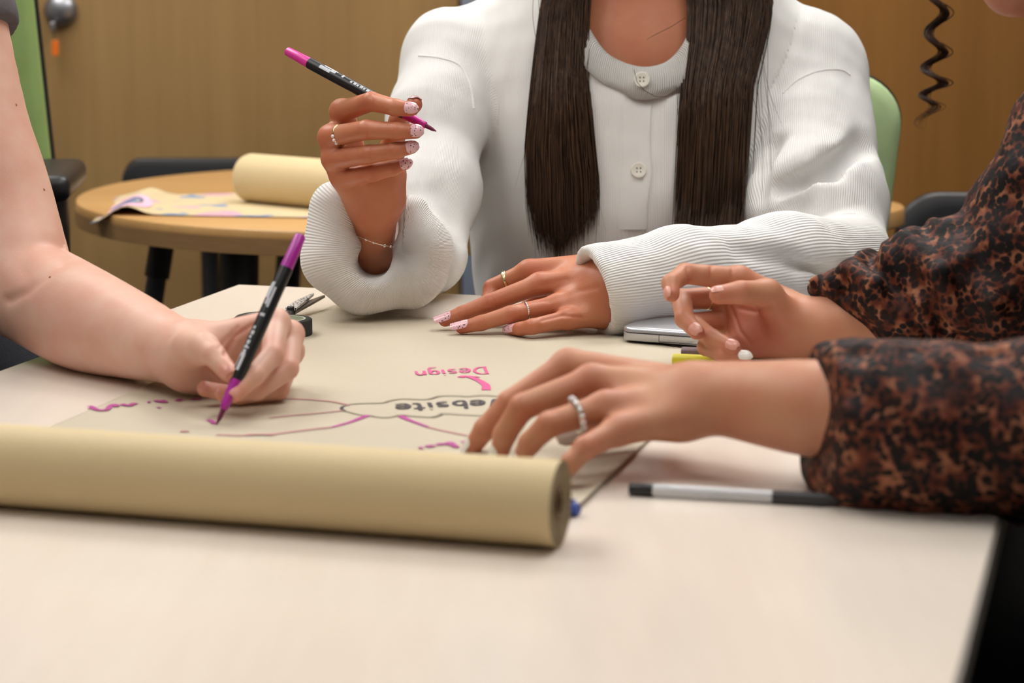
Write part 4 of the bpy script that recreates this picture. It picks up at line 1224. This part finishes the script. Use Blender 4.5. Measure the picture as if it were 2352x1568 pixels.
def tress(xl, xr, n, seed, thick=.022):
    """xl, xr: functions of py giving the left and right outline"""
    r = np.random.RandomState(seed); out = []
    ys = np.linspace(-330, 1, 8)[:-1].tolist() + np.linspace(0, 1, 14).tolist()
    for _ in range(n):
        s = r.beta(1.15, 1.15); dpt = r.uniform(0, 1); end = xr(1e9, s) + r.normal() * 22 - abs(r.normal()) * 14
        ph = r.uniform(0, 6.28); am = r.uniform(0, 5); drift = r.normal() * 7
        pts = []
        for k, t in enumerate(np.linspace(0, 1, 22)):
            y = -330 + (end + 330) * t
            a_, b_ = xl(y), xr(y)
            x = a_ + (b_ - a_) * s + am * math.sin(ph + t * 5) + drift * t * t
            yy = max(y, 30)
            yy = max(y, 235)
            z0 = .5 * (zsurf((a_ + b_) / 2, yy) + zsurf(x, yy)) + max(0, 235 - max(y, 0)) / 235 * .028
            bulge = math.sqrt(max(0, 1 - (2 * s - 1) ** 2))
            z = z0 - .006 - thick * bulge * dpt
            if y < 0: z = min(z, 2.54) + .03 * min(1, -y / 330)
            pts.append(P(x, y, z))
        out.append((pts, r.uniform(.7, 1.3)))
    return out
def mk_out(ylist, xlist, tips):
    def f(y, s=None):
        if s is not None: return float(np.interp(s, [0, .5, 1], tips))
        return float(np.interp(y, ylist, xlist))
    return f
Lxl = mk_out([-330, -100, 0, 100, 200, 350, 480, 580], [1330, 1262, 1243, 1232, 1222, 1208, 1212, 1228], (0, 0, 0))
Lxr = mk_out([-330, -100, 0, 100, 200, 300, 420, 500, 580], [1440, 1368, 1354, 1350, 1350, 1360, 1372, 1370, 1362], (548, 585, 500))
Rxl = mk_out([-330, -100, 0, 100, 200, 350, 480, 560], [1490, 1565, 1580, 1578, 1566, 1560, 1556, 1552], (0, 0, 0))
Rxr = mk_out([-330, -100, 0, 80, 200, 350, 480, 560], [1600, 1740, 1775, 1760, 1728, 1716, 1706, 1690], (555, 575, 545))
paths = tress(Lxl, Lxr, 950, 1) + tress(Rxl, Rxr, 1150, 2)
rr_ = np.random.RandomState(8)
for k in range(46):                                    # fly-away hairs
    side_ = rr_.rand() < .5
    x0 = rr_.uniform(1225, 1365) if side_ else rr_.uniform(1560, 1760)
    x1 = x0 + rr_.normal() * 38; y1 = rr_.uniform(250, 600)
    pts = []
    for t in np.linspace(0, 1, 18):
        y = -60 + (y1 + 60) * t; x = x0 + (x1 - x0) * t ** 1.6 + 8 * math.sin(t * 7 + k)
        pts.append(P(x, y, min(zsurf(x, max(y, 40)), 2.57) - .012 - .01 * math.sin(t * 3)))
    paths.append((pts, .35))
pts = [hit(a_, b_, lift=.003) for a_, b_ in ((1456, 165), (1465, 190), (1480, 210), (1505, 222), (1535, 215), (1552, 205))]
paths.append(([P(1456, 160, 2.455), P(1463, 188, 2.455), P(1480, 208, 2.455), P(1505, 222, 2.455), P(1530, 222, 2.455), P(1555, 208, 2.46)], .45))
paths.append(([P(1575, 40, 2.50), P(1540, 62, 2.50), P(1500, 82, 2.50), P(1478, 95, 2.51)], .45))
# crown: strands from the parting down to the sides of the head
hc = P(1465, -290, 2.565)
for k in range(900):
    g = rr_.uniform(-2.6, 2.6); s = rr_.choice([-1, 1])
    pts = []
    for t in np.linspace(0, 1, 16):
        el = math.pi / 2 - t * 1.9
        az = g * .5 + s * 1.5708
        rad = A(.084, .102, .124) * (1 + .03 * math.sin(k))
        back = .02 + .05 * rr_.rand() * 0
        pts.append(hc + A(rad[0] * math.cos(el) * s * abs(math.cos(g * .45)), rad[1] * math.cos(el) * math.sin(g * .55) + .012, rad[2] * math.sin(el)) + A(0, 0, -.10 * max(0, t - .85)))
    paths.append((pts, 2.2))
Vh, Fh = strands(paths, .00085)
hb = mk('hair', Vh, Fh, M_hairB, pB, True); hb['kind'] = 'stuff'; hb['label'] = 'long straight dark brown hair'
# ================================================================== person at the left, writing
H1 = Hand([[(462, 785, 1.848), (634, 742, 1.830), (626, 816, 1.783), (584, 862, 1.760), (540, 905, 1.750)],
           [(462, 800, 1.855), (666, 768, 1.852), (660, 846, 1.806), (590, 896, 1.786), (512, 904, 1.780)],
           [(460, 822, 1.860), (668, 806, 1.872), (640, 893, 1.830), (550, 908, 1.815), (470, 893, 1.810)],
           [(455, 840, 1.860), (652, 842, 1.888), (622, 904, 1.858), (560, 910, 1.850), (520, 906, 1.846)]],
          [(440, 800, 1.815), (468, 800, 1.785), (490, 815, 1.768), (526, 857, 1.754)],
          [(430, 815, 1.850, .0275), (400, 805, 1.868, .0275), (300, 770, 1.925, .037), (200, 735, 1.975, .0455), (120, 695, 2.02, .0475), (48, 655, 2.05, .048)],
          arm2=[(55, 662, 2.045, .0475), (18, 500, 2.07, .0455), (-14, 400, 2.078, .0465), (-52, 290, 2.085, .0475), (-110, 70, 2.10, .052), (-150, -120, 2.12, .058)],
          extra=[((520, 800, 1.845, .015), (610, 790, 1.85, .015)), ((560, 850, 1.855, .016), (620, 860, 1.865, .014)), ((440, 850, 1.85, .016), (560, 885, 1.86, .016))], fs=1.04)
pA = thing('person', 'bare-armed person at the left edge writing with a purple marker', 'person', A(P(-420, 400, 2.15)[0], P(-420, 400, 2.15)[1], .46))
torsoA = [El(P(-430, 330, 2.18), (.11, .14, .33)), Rc(P(-200, -90, 2.13), P(-420, -150, 2.25), .055, .06), Rc(P(-430, -140, 2.2), P(-420, -330, 2.18), .055, .055),
          El(P(-410, -520, 2.16), (.092, .075, .115)), Rc(P(-390, -440, 2.14), P(-375, -420, 2.13), .04, .03), Rc(P(-150, -120, 2.12), P(-230, -90, 2.14), .055, .055)]
m1 = H1.mesh(.0018)
crease(*m1, [(188, 575), (120, 618), (60, 668), (20, 690)], 13, .0030, .12); crease(*m1, [(150, 560), (60, 620)], 26, .0020, .2)
crease(*m1, [(515, 815), (540, 770), (580, 745)], 5, .0015, .6); crease(*m1, [(500, 800), (545, 750)], 4, .001, .5); crease(*m1, [(478, 842), (505, 868), (520, 880)], 4, .0012, .5)
V, F_, rd_ = join_meshes([m1, coarse(torsoA, .05, .007)])
bodyA = mk('body', V, F_, M_skinA, pA, True, {'red': rd_})
bvhA = BVHTree.FromPolygons(V.tolist(), F_.tolist())
for i, n in ((0, cv(-.35, -.1, 1)), (4, cv(.0, .25, 1)), (1, cv(-.5, .3, 1)), (2, cv(-.4, .4, 1))):
    nail(H1, i, n, M_nailn, pA, .0085, 0, 50, label='short natural nail')
M_mole = pm('mole', (168, 104, 84), .6, .1, 200)
for x, y in ((37, 241), (101, 436), (155, 556), (115, 637)):
    h_ = hit(x, y, bvhA)
    if h_ is not None: MB().ball(h_, A(.0011, .0008, .0014), 8, 6).build('mole', M_mole, pA, True)
# grey t-shirt
M_tee = pm('charcoal_jersey', (92, 88, 92), .9, .12, 80, bmp=.0004, bscale=900)
teeP = [El(P(-430, 330, 2.18), (.135, .165, .36)), Rc(P(-200, -80, 2.13), P(-420, -120, 2.25), .075, .08), Rc(P(-190, -110, 2.12), P(-112, 62, 2.102), .075, .062), Rc(P(-112, 62, 2.102), P(-90, 160, 2.095), .062, .062)]
tc_ = P(-100, 92, 2.10); tn_ = nrm(P(-52, 290, 2.085) - P(-110, 70, 2.10))
def tee(p):
    d = union(teeP[2:], p, .02)
    d = smax(d, (p - tc_) @ tn_, .003)
    d = smin(d, union(teeP[:2], p, .05), .03)
    d = smax(d, -union([Rc(P(-430, -330, 2.19), P(-425, -160, 2.18), .09, .07)], p, 0), .01)
    return d + .003 * waves(p, .10, 21)
lo, hi = bounds(teeP, .02)
V, F_ = surface(tee, lo, hi, .005, extra=.012)
mk('t_shirt', V, F_, M_tee, pA, True)
M_navy = pm('navy_trousers_shaded_belly', (30, 34, 46), .85, .15, 60, bmp=.0006, bscale=600)
tr = [El(A(-.74, 2.12, .56), (.16, .19, .12)), El(A(-.64, 2.16, .66), (.17, .17, .17)), Rc(A(-.72, 2.04, .55), A(-.30, 1.90, .55), .085, .07), Rc(A(-.72, 2.22, .55), A(-.28, 2.10, .55), .085, .07), Rc(A(-.30, 1.90, .55), A(-.30, 1.90, .08), .065, .05), Rc(A(-.28, 2.10, .55), A(-.28, 2.10, .08), .065, .05)]  # waist ellipsoid raised over the belly; navy stands in for the shaded shirt
V, F_, _ = coarse(tr, .03, .010)
mk('trousers', V, F_, M_navy, pA, True)
M_hairA = hair_mat('light_brown_hair', (88, 62, 40), (130, 98, 66))
paths = []
hcA = P(-410, -520, 2.16)
for k in range(500):
    g = rr_.uniform(0, 6.28)
    pts = [hcA + A(.098 * math.cos(g) * math.sin(t * 2.0), .084 * math.sin(g) * math.sin(t * 2.0), .122 * math.cos(t * 2.0)) - A(.01, 0, 0) for t in np.linspace(0, 1 if math.cos(g) < .3 else .45, 12)]
    paths.append((pts, 3.0))
Vh, Fh = strands(paths, .0009)
mk('hair', Vh, Fh, M_hairA, pA, True)['kind'] = 'stuff'

# ================================================================== person at the right, spotted blouse
H5 = Hand([[(1555, 882, 1.612), (1306, 838, 1.648), (1172, 924, 1.640), (1114, 985, 1.643), (1086, 1026, 1.648)],
           [(1562, 905, 1.595), (1360, 874, 1.605), (1200, 934, 1.590), (1160, 996, 1.600), (1148, 1036, 1.606)],
           [(1568, 930, 1.580), (1392, 934, 1.572), (1262, 974, 1.560), (1216, 1018, 1.572), (1198, 1050, 1.582)],
           [(1564, 955, 1.566), (1420, 988, 1.552), (1345, 1027, 1.532), (1312, 1062, 1.530), (1296, 1085, 1.540)]],
          [(1545, 930, 1.632), (1430, 958, 1.650), (1350, 985, 1.640), (1300, 1000, 1.630)],
          [(1600, 915, 1.586, .0245), (1650, 914, 1.576, .0248), (1760, 926, 1.552, .029), (1880, 938, 1.528, .033), (2100, 950, 1.50, .036)],
          extra=[((1450, 905, 1.600, .016), (1570, 915, 1.588, .020)), ((1480, 955, 1.578, .015), (1560, 960, 1.570, .016)), ((1440, 925, 1.61, .015), (1540, 930, 1.61, .016))], fs=1.08)
H4 = Hand([[(1800, 695, 1.990), (1698, 641, 1.985), (1574, 628, 1.968), (1541, 650, 1.945), (1543, 676, 1.935)],
           [(1802, 720, 1.992), (1672, 682, 2.005), (1566, 688, 1.988), (1572, 732, 1.958), (1600, 762, 1.942)],
           [(1806, 748, 1.988), (1676, 735, 2.005), (1588, 742, 1.982), (1636, 776, 1.945), (1684, 798, 1.928)],
           [(1812, 772, 1.978), (1698, 785, 1.992), (1622, 796, 1.962), (1662, 815, 1.935), (1712, 820, 1.926)]],
          [(1800, 735, 1.962), (1762, 675, 1.950), (1700, 671, 1.932), (1650, 677, 1.926)],
          [(1845, 752, 1.975, .0250), (1880, 752, 1.970, .0255), (1940, 752, 1.962, .029), (2050, 745, 1.955, .033)],
          extra=[((1720, 740, 1.992, .018), (1815, 750, 1.982, .021)), ((1720, 785, 1.985, .016), (1820, 775, 1.975, .019)), ((1700, 690, 1.995, .014), (1790, 720, 1.985, .017))], fs=1.05, ts=1.05)
pC = thing('person', 'person at the right in a dark leopard-spotted blouse reaching over the roll', 'person', A(.80, 1.72, .46))
chin = P(2325, -32, 1.80)
torsoC = [Rc(chin + A(.012, 0, .098), chin + A(-.020, 0, .064), .009, .015), El(A(.78, 1.74, .92), (.10, .15, .34)), Rc(chin, chin + A(.05, 0, .02), .026, .035), El(chin + A(.075, 0, .095), (.095, .076, .118)), Rc(chin + A(.10, 0, .02), A(.76, 1.74, 1.15), .05, .06),
          Rc(P(2050, 745, 1.955), P(2330, 700, 1.94), .033, .038), Rc(P(2330, 700, 1.94), P(2540, 360, 1.90), .04, .045), Rc(P(2100, 950, 1.50), P(2750, 940, 1.46), .036, .04), Rc(P(2750, 940, 1.46), A(.68, 1.56, 1.12), .04, .045),
          Rc(P(2540, 360, 1.90), A(.72, 1.86, 1.13), .05, .05)]
m5, m4 = H5.mesh(.0017), H4.mesh(.0015)
crease(*m4, [(1664, 706), (1670, 760), (1690, 790)], 4, .0016, .5); crease(*m4, [(1680, 708), (1700, 760), (1725, 790)], 4, .0016, .5); crease(*m4, [(1700, 708), (1735, 715), (1770, 705)], 5, .0018, .5)
crease(*m4, [(1684, 612), (1680, 640)], 4, .001, .4); crease(*m4, [(1635, 608), (1630, 640)], 4, .001, .4); crease(*m4, [(1578, 615), (1582, 648)], 4, .001, .4)
crease(*m5, [(1330, 905), (1300, 922), (1262, 945)], 7, .0010, .3); crease(*m5, [(1395, 958), (1365, 972), (1330, 990)], 7, .0012, .5)
for c_ in (P(1720, 770, 1.965), P(1700, 715, 1.97), P(1765, 745, 1.96)):
    np.maximum(m4[2], .7 * np.exp(-((m4[0] - c_) ** 2).sum(1) / .028 ** 2), out=m4[2])
V, F_, rd_ = join_meshes([m5, m4, coarse(torsoC, .04, .006)])
mk('body', V, F_, M_skinC, pC, True, {'red': rd_})
for i, n, e_ in ((0, cv(-1, -.3, .5), .002), (1, cv(-.8, -.6, 1), .003), (2, cv(0, -1, .3), .003), (4, cv(.0, .2, 1), .002)):
    if i == 4:
        nail(H4, 4, cv(-.2, 1, .35), M_nailn, pC, .010, .002, 50, label='natural nail with pale tip')
    else:
        nail(H4, i, (cv(-.9, .1, .5), cv(.3, -.3, 1), cv(.3, .2, 1))[i], M_nailn, pC, .0095, e_ * .6, 52, label='natural nail with pale tip')
nail(H4, 3, cv(.3, .4, 1), M_nailw, pC, .009, .003, 50, label='pale long nail')
for i, n in ((0, cv(-1, .5, .3)), (1, cv(-.8, .5, .6)), (2, cv(-.6, .4, .8)), (3, cv(-.3, .3, 1))):
    nail(H5, i, n, M_nailw, pC, .010, .005, 52, label='long white nail')
nail(H5, 4, cv(.1, .2, 1), M_nailw, pC, .012, .006, 56, label='long white nail')
rg = finger_ring(H5.f[2][1], H5.f[2][2], .52, .0112, M_silver, pC, 'wide silver ring full of small stones', 8, .0020, cv(.1, .6, 1), M_gem, .0024)
finger_ring(H4.f[1][1], H4.f[1][2], .45, .0102, M_gold, pC, 'thin pale gold ring', wid=.0008)

lp_ = chin + A(-.020, 0, .036)
MB().ball(lp_, A(.010, .022, .005), 12, 8).ball(lp_ - A(-.002, 0, .008), A(.011, .019, .006), 12, 8).build('lips', M_lip, pC, True)
def leopard(name):
    m, nt, b = nodes(name)
    v = coord(nt)
    wv = noise(nt, v, 45, 2)
    mx = nt.nodes.new('ShaderNodeMix'); mx.data_type = 'RGBA'; mx.blend_type = 'LINEAR_LIGHT'
    mx.inputs[0].default_value = .006; nt.links.new(v, mx.inputs[6]); nt.links.new(wv.outputs['Color'], mx.inputs[7])
    vo = nt.nodes.new('ShaderNodeTexVoronoi'); nt.links.new(mx.outputs[2], vo.inputs['Vector']); vo.inputs['Scale'].default_value = 165
    n1 = noise(nt, v, 30, 3); n2 = noise(nt, v, 70, 2)
    line = ramp(nt, n2.outputs[0], [(.34, srgb(62, 26, 18)), (.5, srgb(106, 52, 34)), (.68, srgb(160, 104, 76))])
    dark = ramp(nt, n1.outputs[0], [(.4, srgb(14, 11, 13)), (.7, srgb(40, 22, 17))])
    edge_ = math_n(nt, 'ADD', vo.outputs['Distance'], math_n(nt, 'MULTIPLY', math_n(nt, 'SUBTRACT', n1.outputs[0], .5), .55))
    fac = ramp(nt, edge_, [(.47, (0, 0, 0, 1)), (.68, (1, 1, 1, 1))])
    nt.links.new(mixc(nt, fac, dark, line), b.inputs['Base Color'])
    b.inputs['Roughness'].default_value = .62; b.inputs['Specular IOR Level'].default_value = .2
    bump(nt, b, noise(nt, v, 60, 3).outputs[0], .004, .5)
    return m
M_leo = leopard('spotted_satin')
nS = [(1868, 948, 1.532, .0405), (1925, 966, 1.520, .0500), (2020, 982, 1.508, .0560), (2150, 986, 1.494, .0565), (2400, 985, 1.474, .059), (2760, 940, 1.450, .062)]
nU = [(2760, 940, 1.450, .062), (2900, 560, 1.50, .068)]
fS = [(1872, 728, 1.972, .0330), (1928, 740, 1.968, .0350), (1985, 735, 1.962, .0440), (2080, 700, 1.955, .0520), (2200, 672, 1.948, .060), (2345, 690, 1.935, .072)]
fU = [(2345, 690, 1.935, .078), (2440, 520, 1.92, .080), (2545, 350, 1.90, .082)]
pn = PP([a[:3] for a in nS]); pf = PP([a[:3] for a in fS])
nSp, nUp, fSp, fUp = seg(nS), seg(nU), seg(fS), seg(fU)
bT = [El(A(.80, 1.74, .86), (.15, .20, .36)), Rc(A(.74, 1.56, 1.13), A(.74, 1.88, 1.13), .085, .085), Rc(P(2900, 560, 1.50), A(.72, 1.56, 1.12), .068, .075), Rc(P(2545, 350, 1.90), A(.72, 1.86, 1.12), .08, .08)]
fridge = [Rc(P(1955, 622, 1.935), P(2012, 655, 1.905), .010, .010), Rc(P(2012, 655, 1.905), P(2030, 800, 1.915), .009, .007), Rc(P(2085, 555, 1.925), P(2160, 630, 1.885), .013, .011), Rc(P(2160, 630, 1.885), P(2200, 740, 1.885), .011, .008),
          Rc(P(2095, 548, 1.94), P(2210, 610, 1.885), .012, .014), Rc(P(2175, 548, 1.92), P(2280, 700, 1.86), .016, .012), Rc(P(1955, 625, 1.94), P(1876, 682, 1.955), .012, .008), Rc(P(1880, 688, 1.950), P(1950, 705, 1.925), .006, .006), Rc(P(1950, 705, 1.925), P(1995, 790, 1.928), .006, .006),
          Rc(P(2060, 590, 1.925), P(2120, 700, 1.895), .010, .008), Rc(P(2120, 700, 1.895), P(2140, 780, 1.895), .008, .006)]
def blouse(p):
    a = union(nSp, p, .02)
    S_, TH, _ = chain_coords(p, pn, A(0, .3, -1))
    a = a + .0030 * np.sin(11 * TH + 3 * np.sin(S_ * 40)) * np.exp(-(S_ / .05) ** 2) + .0052 * np.sin(S_ * 150 + 2.2 * np.sin(TH * 2 + S_ * 20)) * np.clip(S_ / .04, 0, 1) * (.5 + .5 * np.sin(TH * 1.5 + 1))
    a = smax(a, (p - P(1858, 950, 1.535)) @ cv(-.97, .05, .15), .006)
    b = union(fSp, p, .02)
    S2, T2, _ = chain_coords(p, pf, A(0, .6, -1))
    b = b + .0032 * np.sin(9 * T2 + 3 * np.sin(S2 * 50)) * np.exp(-(S2 / .04) ** 2) + .0070 * np.sin(S2 * 170 + 2.6 * np.sin(T2 * 2 + S2 * 25)) * np.clip(S2 / .03, 0, 1)
    b = smin(b, union(fridge, p, .005), .008)
    b = smax(b, (p - P(1948, 752, 1.966)) @ cv(-.72, -.66, .16), .012)
    d = union(bT, p, .06)
    d = smin(d, union(fUp, p, .02), .03); d = smin(d, union(nUp, p, .02), .03)
    d = d + .0055 * waves(p, .07, 31)
    d = smin(d, b, .014); d = smin(d, a, .010)
    d = smax(d, -union([Rc(A(.70, 1.74, 1.30), A(.74, 1.74, 1.16), .09, .07)], p, 0), .012)
    return d + .0016 * waves(p, .03, 33)
lo, hi = bounds(nSp + nUp + fSp + fUp + bT, .02)
hi[0] = min(hi[0], 1.0)
V, F_ = split_surface(blouse, lo, hi, 0, .53, .0028, .009, extra=.016)
mk('blouse', V, F_, M_leo, pC, True)
M_blkt = pm('black_trousers', (20, 17, 17), .9, .2, 60, bmp=.0006, bscale=600)
tr = [El(A(.82, 1.74, .54), (.16, .19, .12)), Rc(A(.80, 1.64, .55), A(.42, 1.42, .56), .088, .07), Rc(A(.80, 1.84, .55), A(.40, 1.80, .56), .088, .07), Rc(A(.42, 1.42, .56), A(.42, 1.42, .08), .065, .05), Rc(A(.40, 1.80, .56), A(.40, 1.80, .08), .065, .05)]
V, F_, _ = coarse(tr, .03, .010)
mk('trousers', V, F_, M_blkt, pC, True)
# curly lock and the rest of the hair
paths = []
cl = [(2165, -160, 1.80), (2160, -40, 1.80), (2154, 40, 1.80), (2148, 120, 1.80), (2146, 190, 1.80), (2134, 245, 1.80), (2122, 300, 1.80)]
clp = np.array(smooth_line(PP(cl), 14))
for k in range(40):
    o1, o2, o3 = rr_.normal(size=3) * .0016
    ph = rr_.normal() * .16; L_ = rr_.uniform(.86, 1.0); n = int(len(clp) * L_)
    pts = []
    for i in range(n):
        t = i / (len(clp) - 1); g = t * 2 * math.pi * 5.6 + 1.2 + ph + .3 * math.sin(t * 9)
        amp = .0086 * (1 - .15 * t) * (.9 + .15 * math.sin(t * 11 + 1)) + o3 * (.4 + t)
        pts.append(clp[i] + A(math.cos(g) * amp + o1, math.sin(g) * amp * .9 + o2, 0))
    paths.append((pts, .5 if k % 3 else .8))
hcC = chin + A(.085, 0, .10)
for k in range(700):
    g = rr_.uniform(0, 6.28); front = math.cos(g) < -.35
    tm = .55 if front else 1.0
    pts = []
    for t in np.linspace(0, tm, 20):
        e_ = t * 1.7
        base_ = hcC + A(.104 * math.cos(g) * math.sin(min(e_, 1.6)), .086 * math.sin(g) * math.sin(min(e_, 1.6)), .128 * math.cos(min(e_, 1.6)) - max(0, e_ - 1.6) * .3)
        pts.append(base_ + A(math.cos(t * 30 + k), math.sin(t * 30 + k), 0) * .006 * t)
    paths.append((pts, 2.6))
Vh, Fh = strands(paths, .0008)
hC = mk('hair', Vh, Fh, M_hairC, pC, True); hC['kind'] = 'stuff'; hC['label'] = 'dark curly hair with one loose lock'
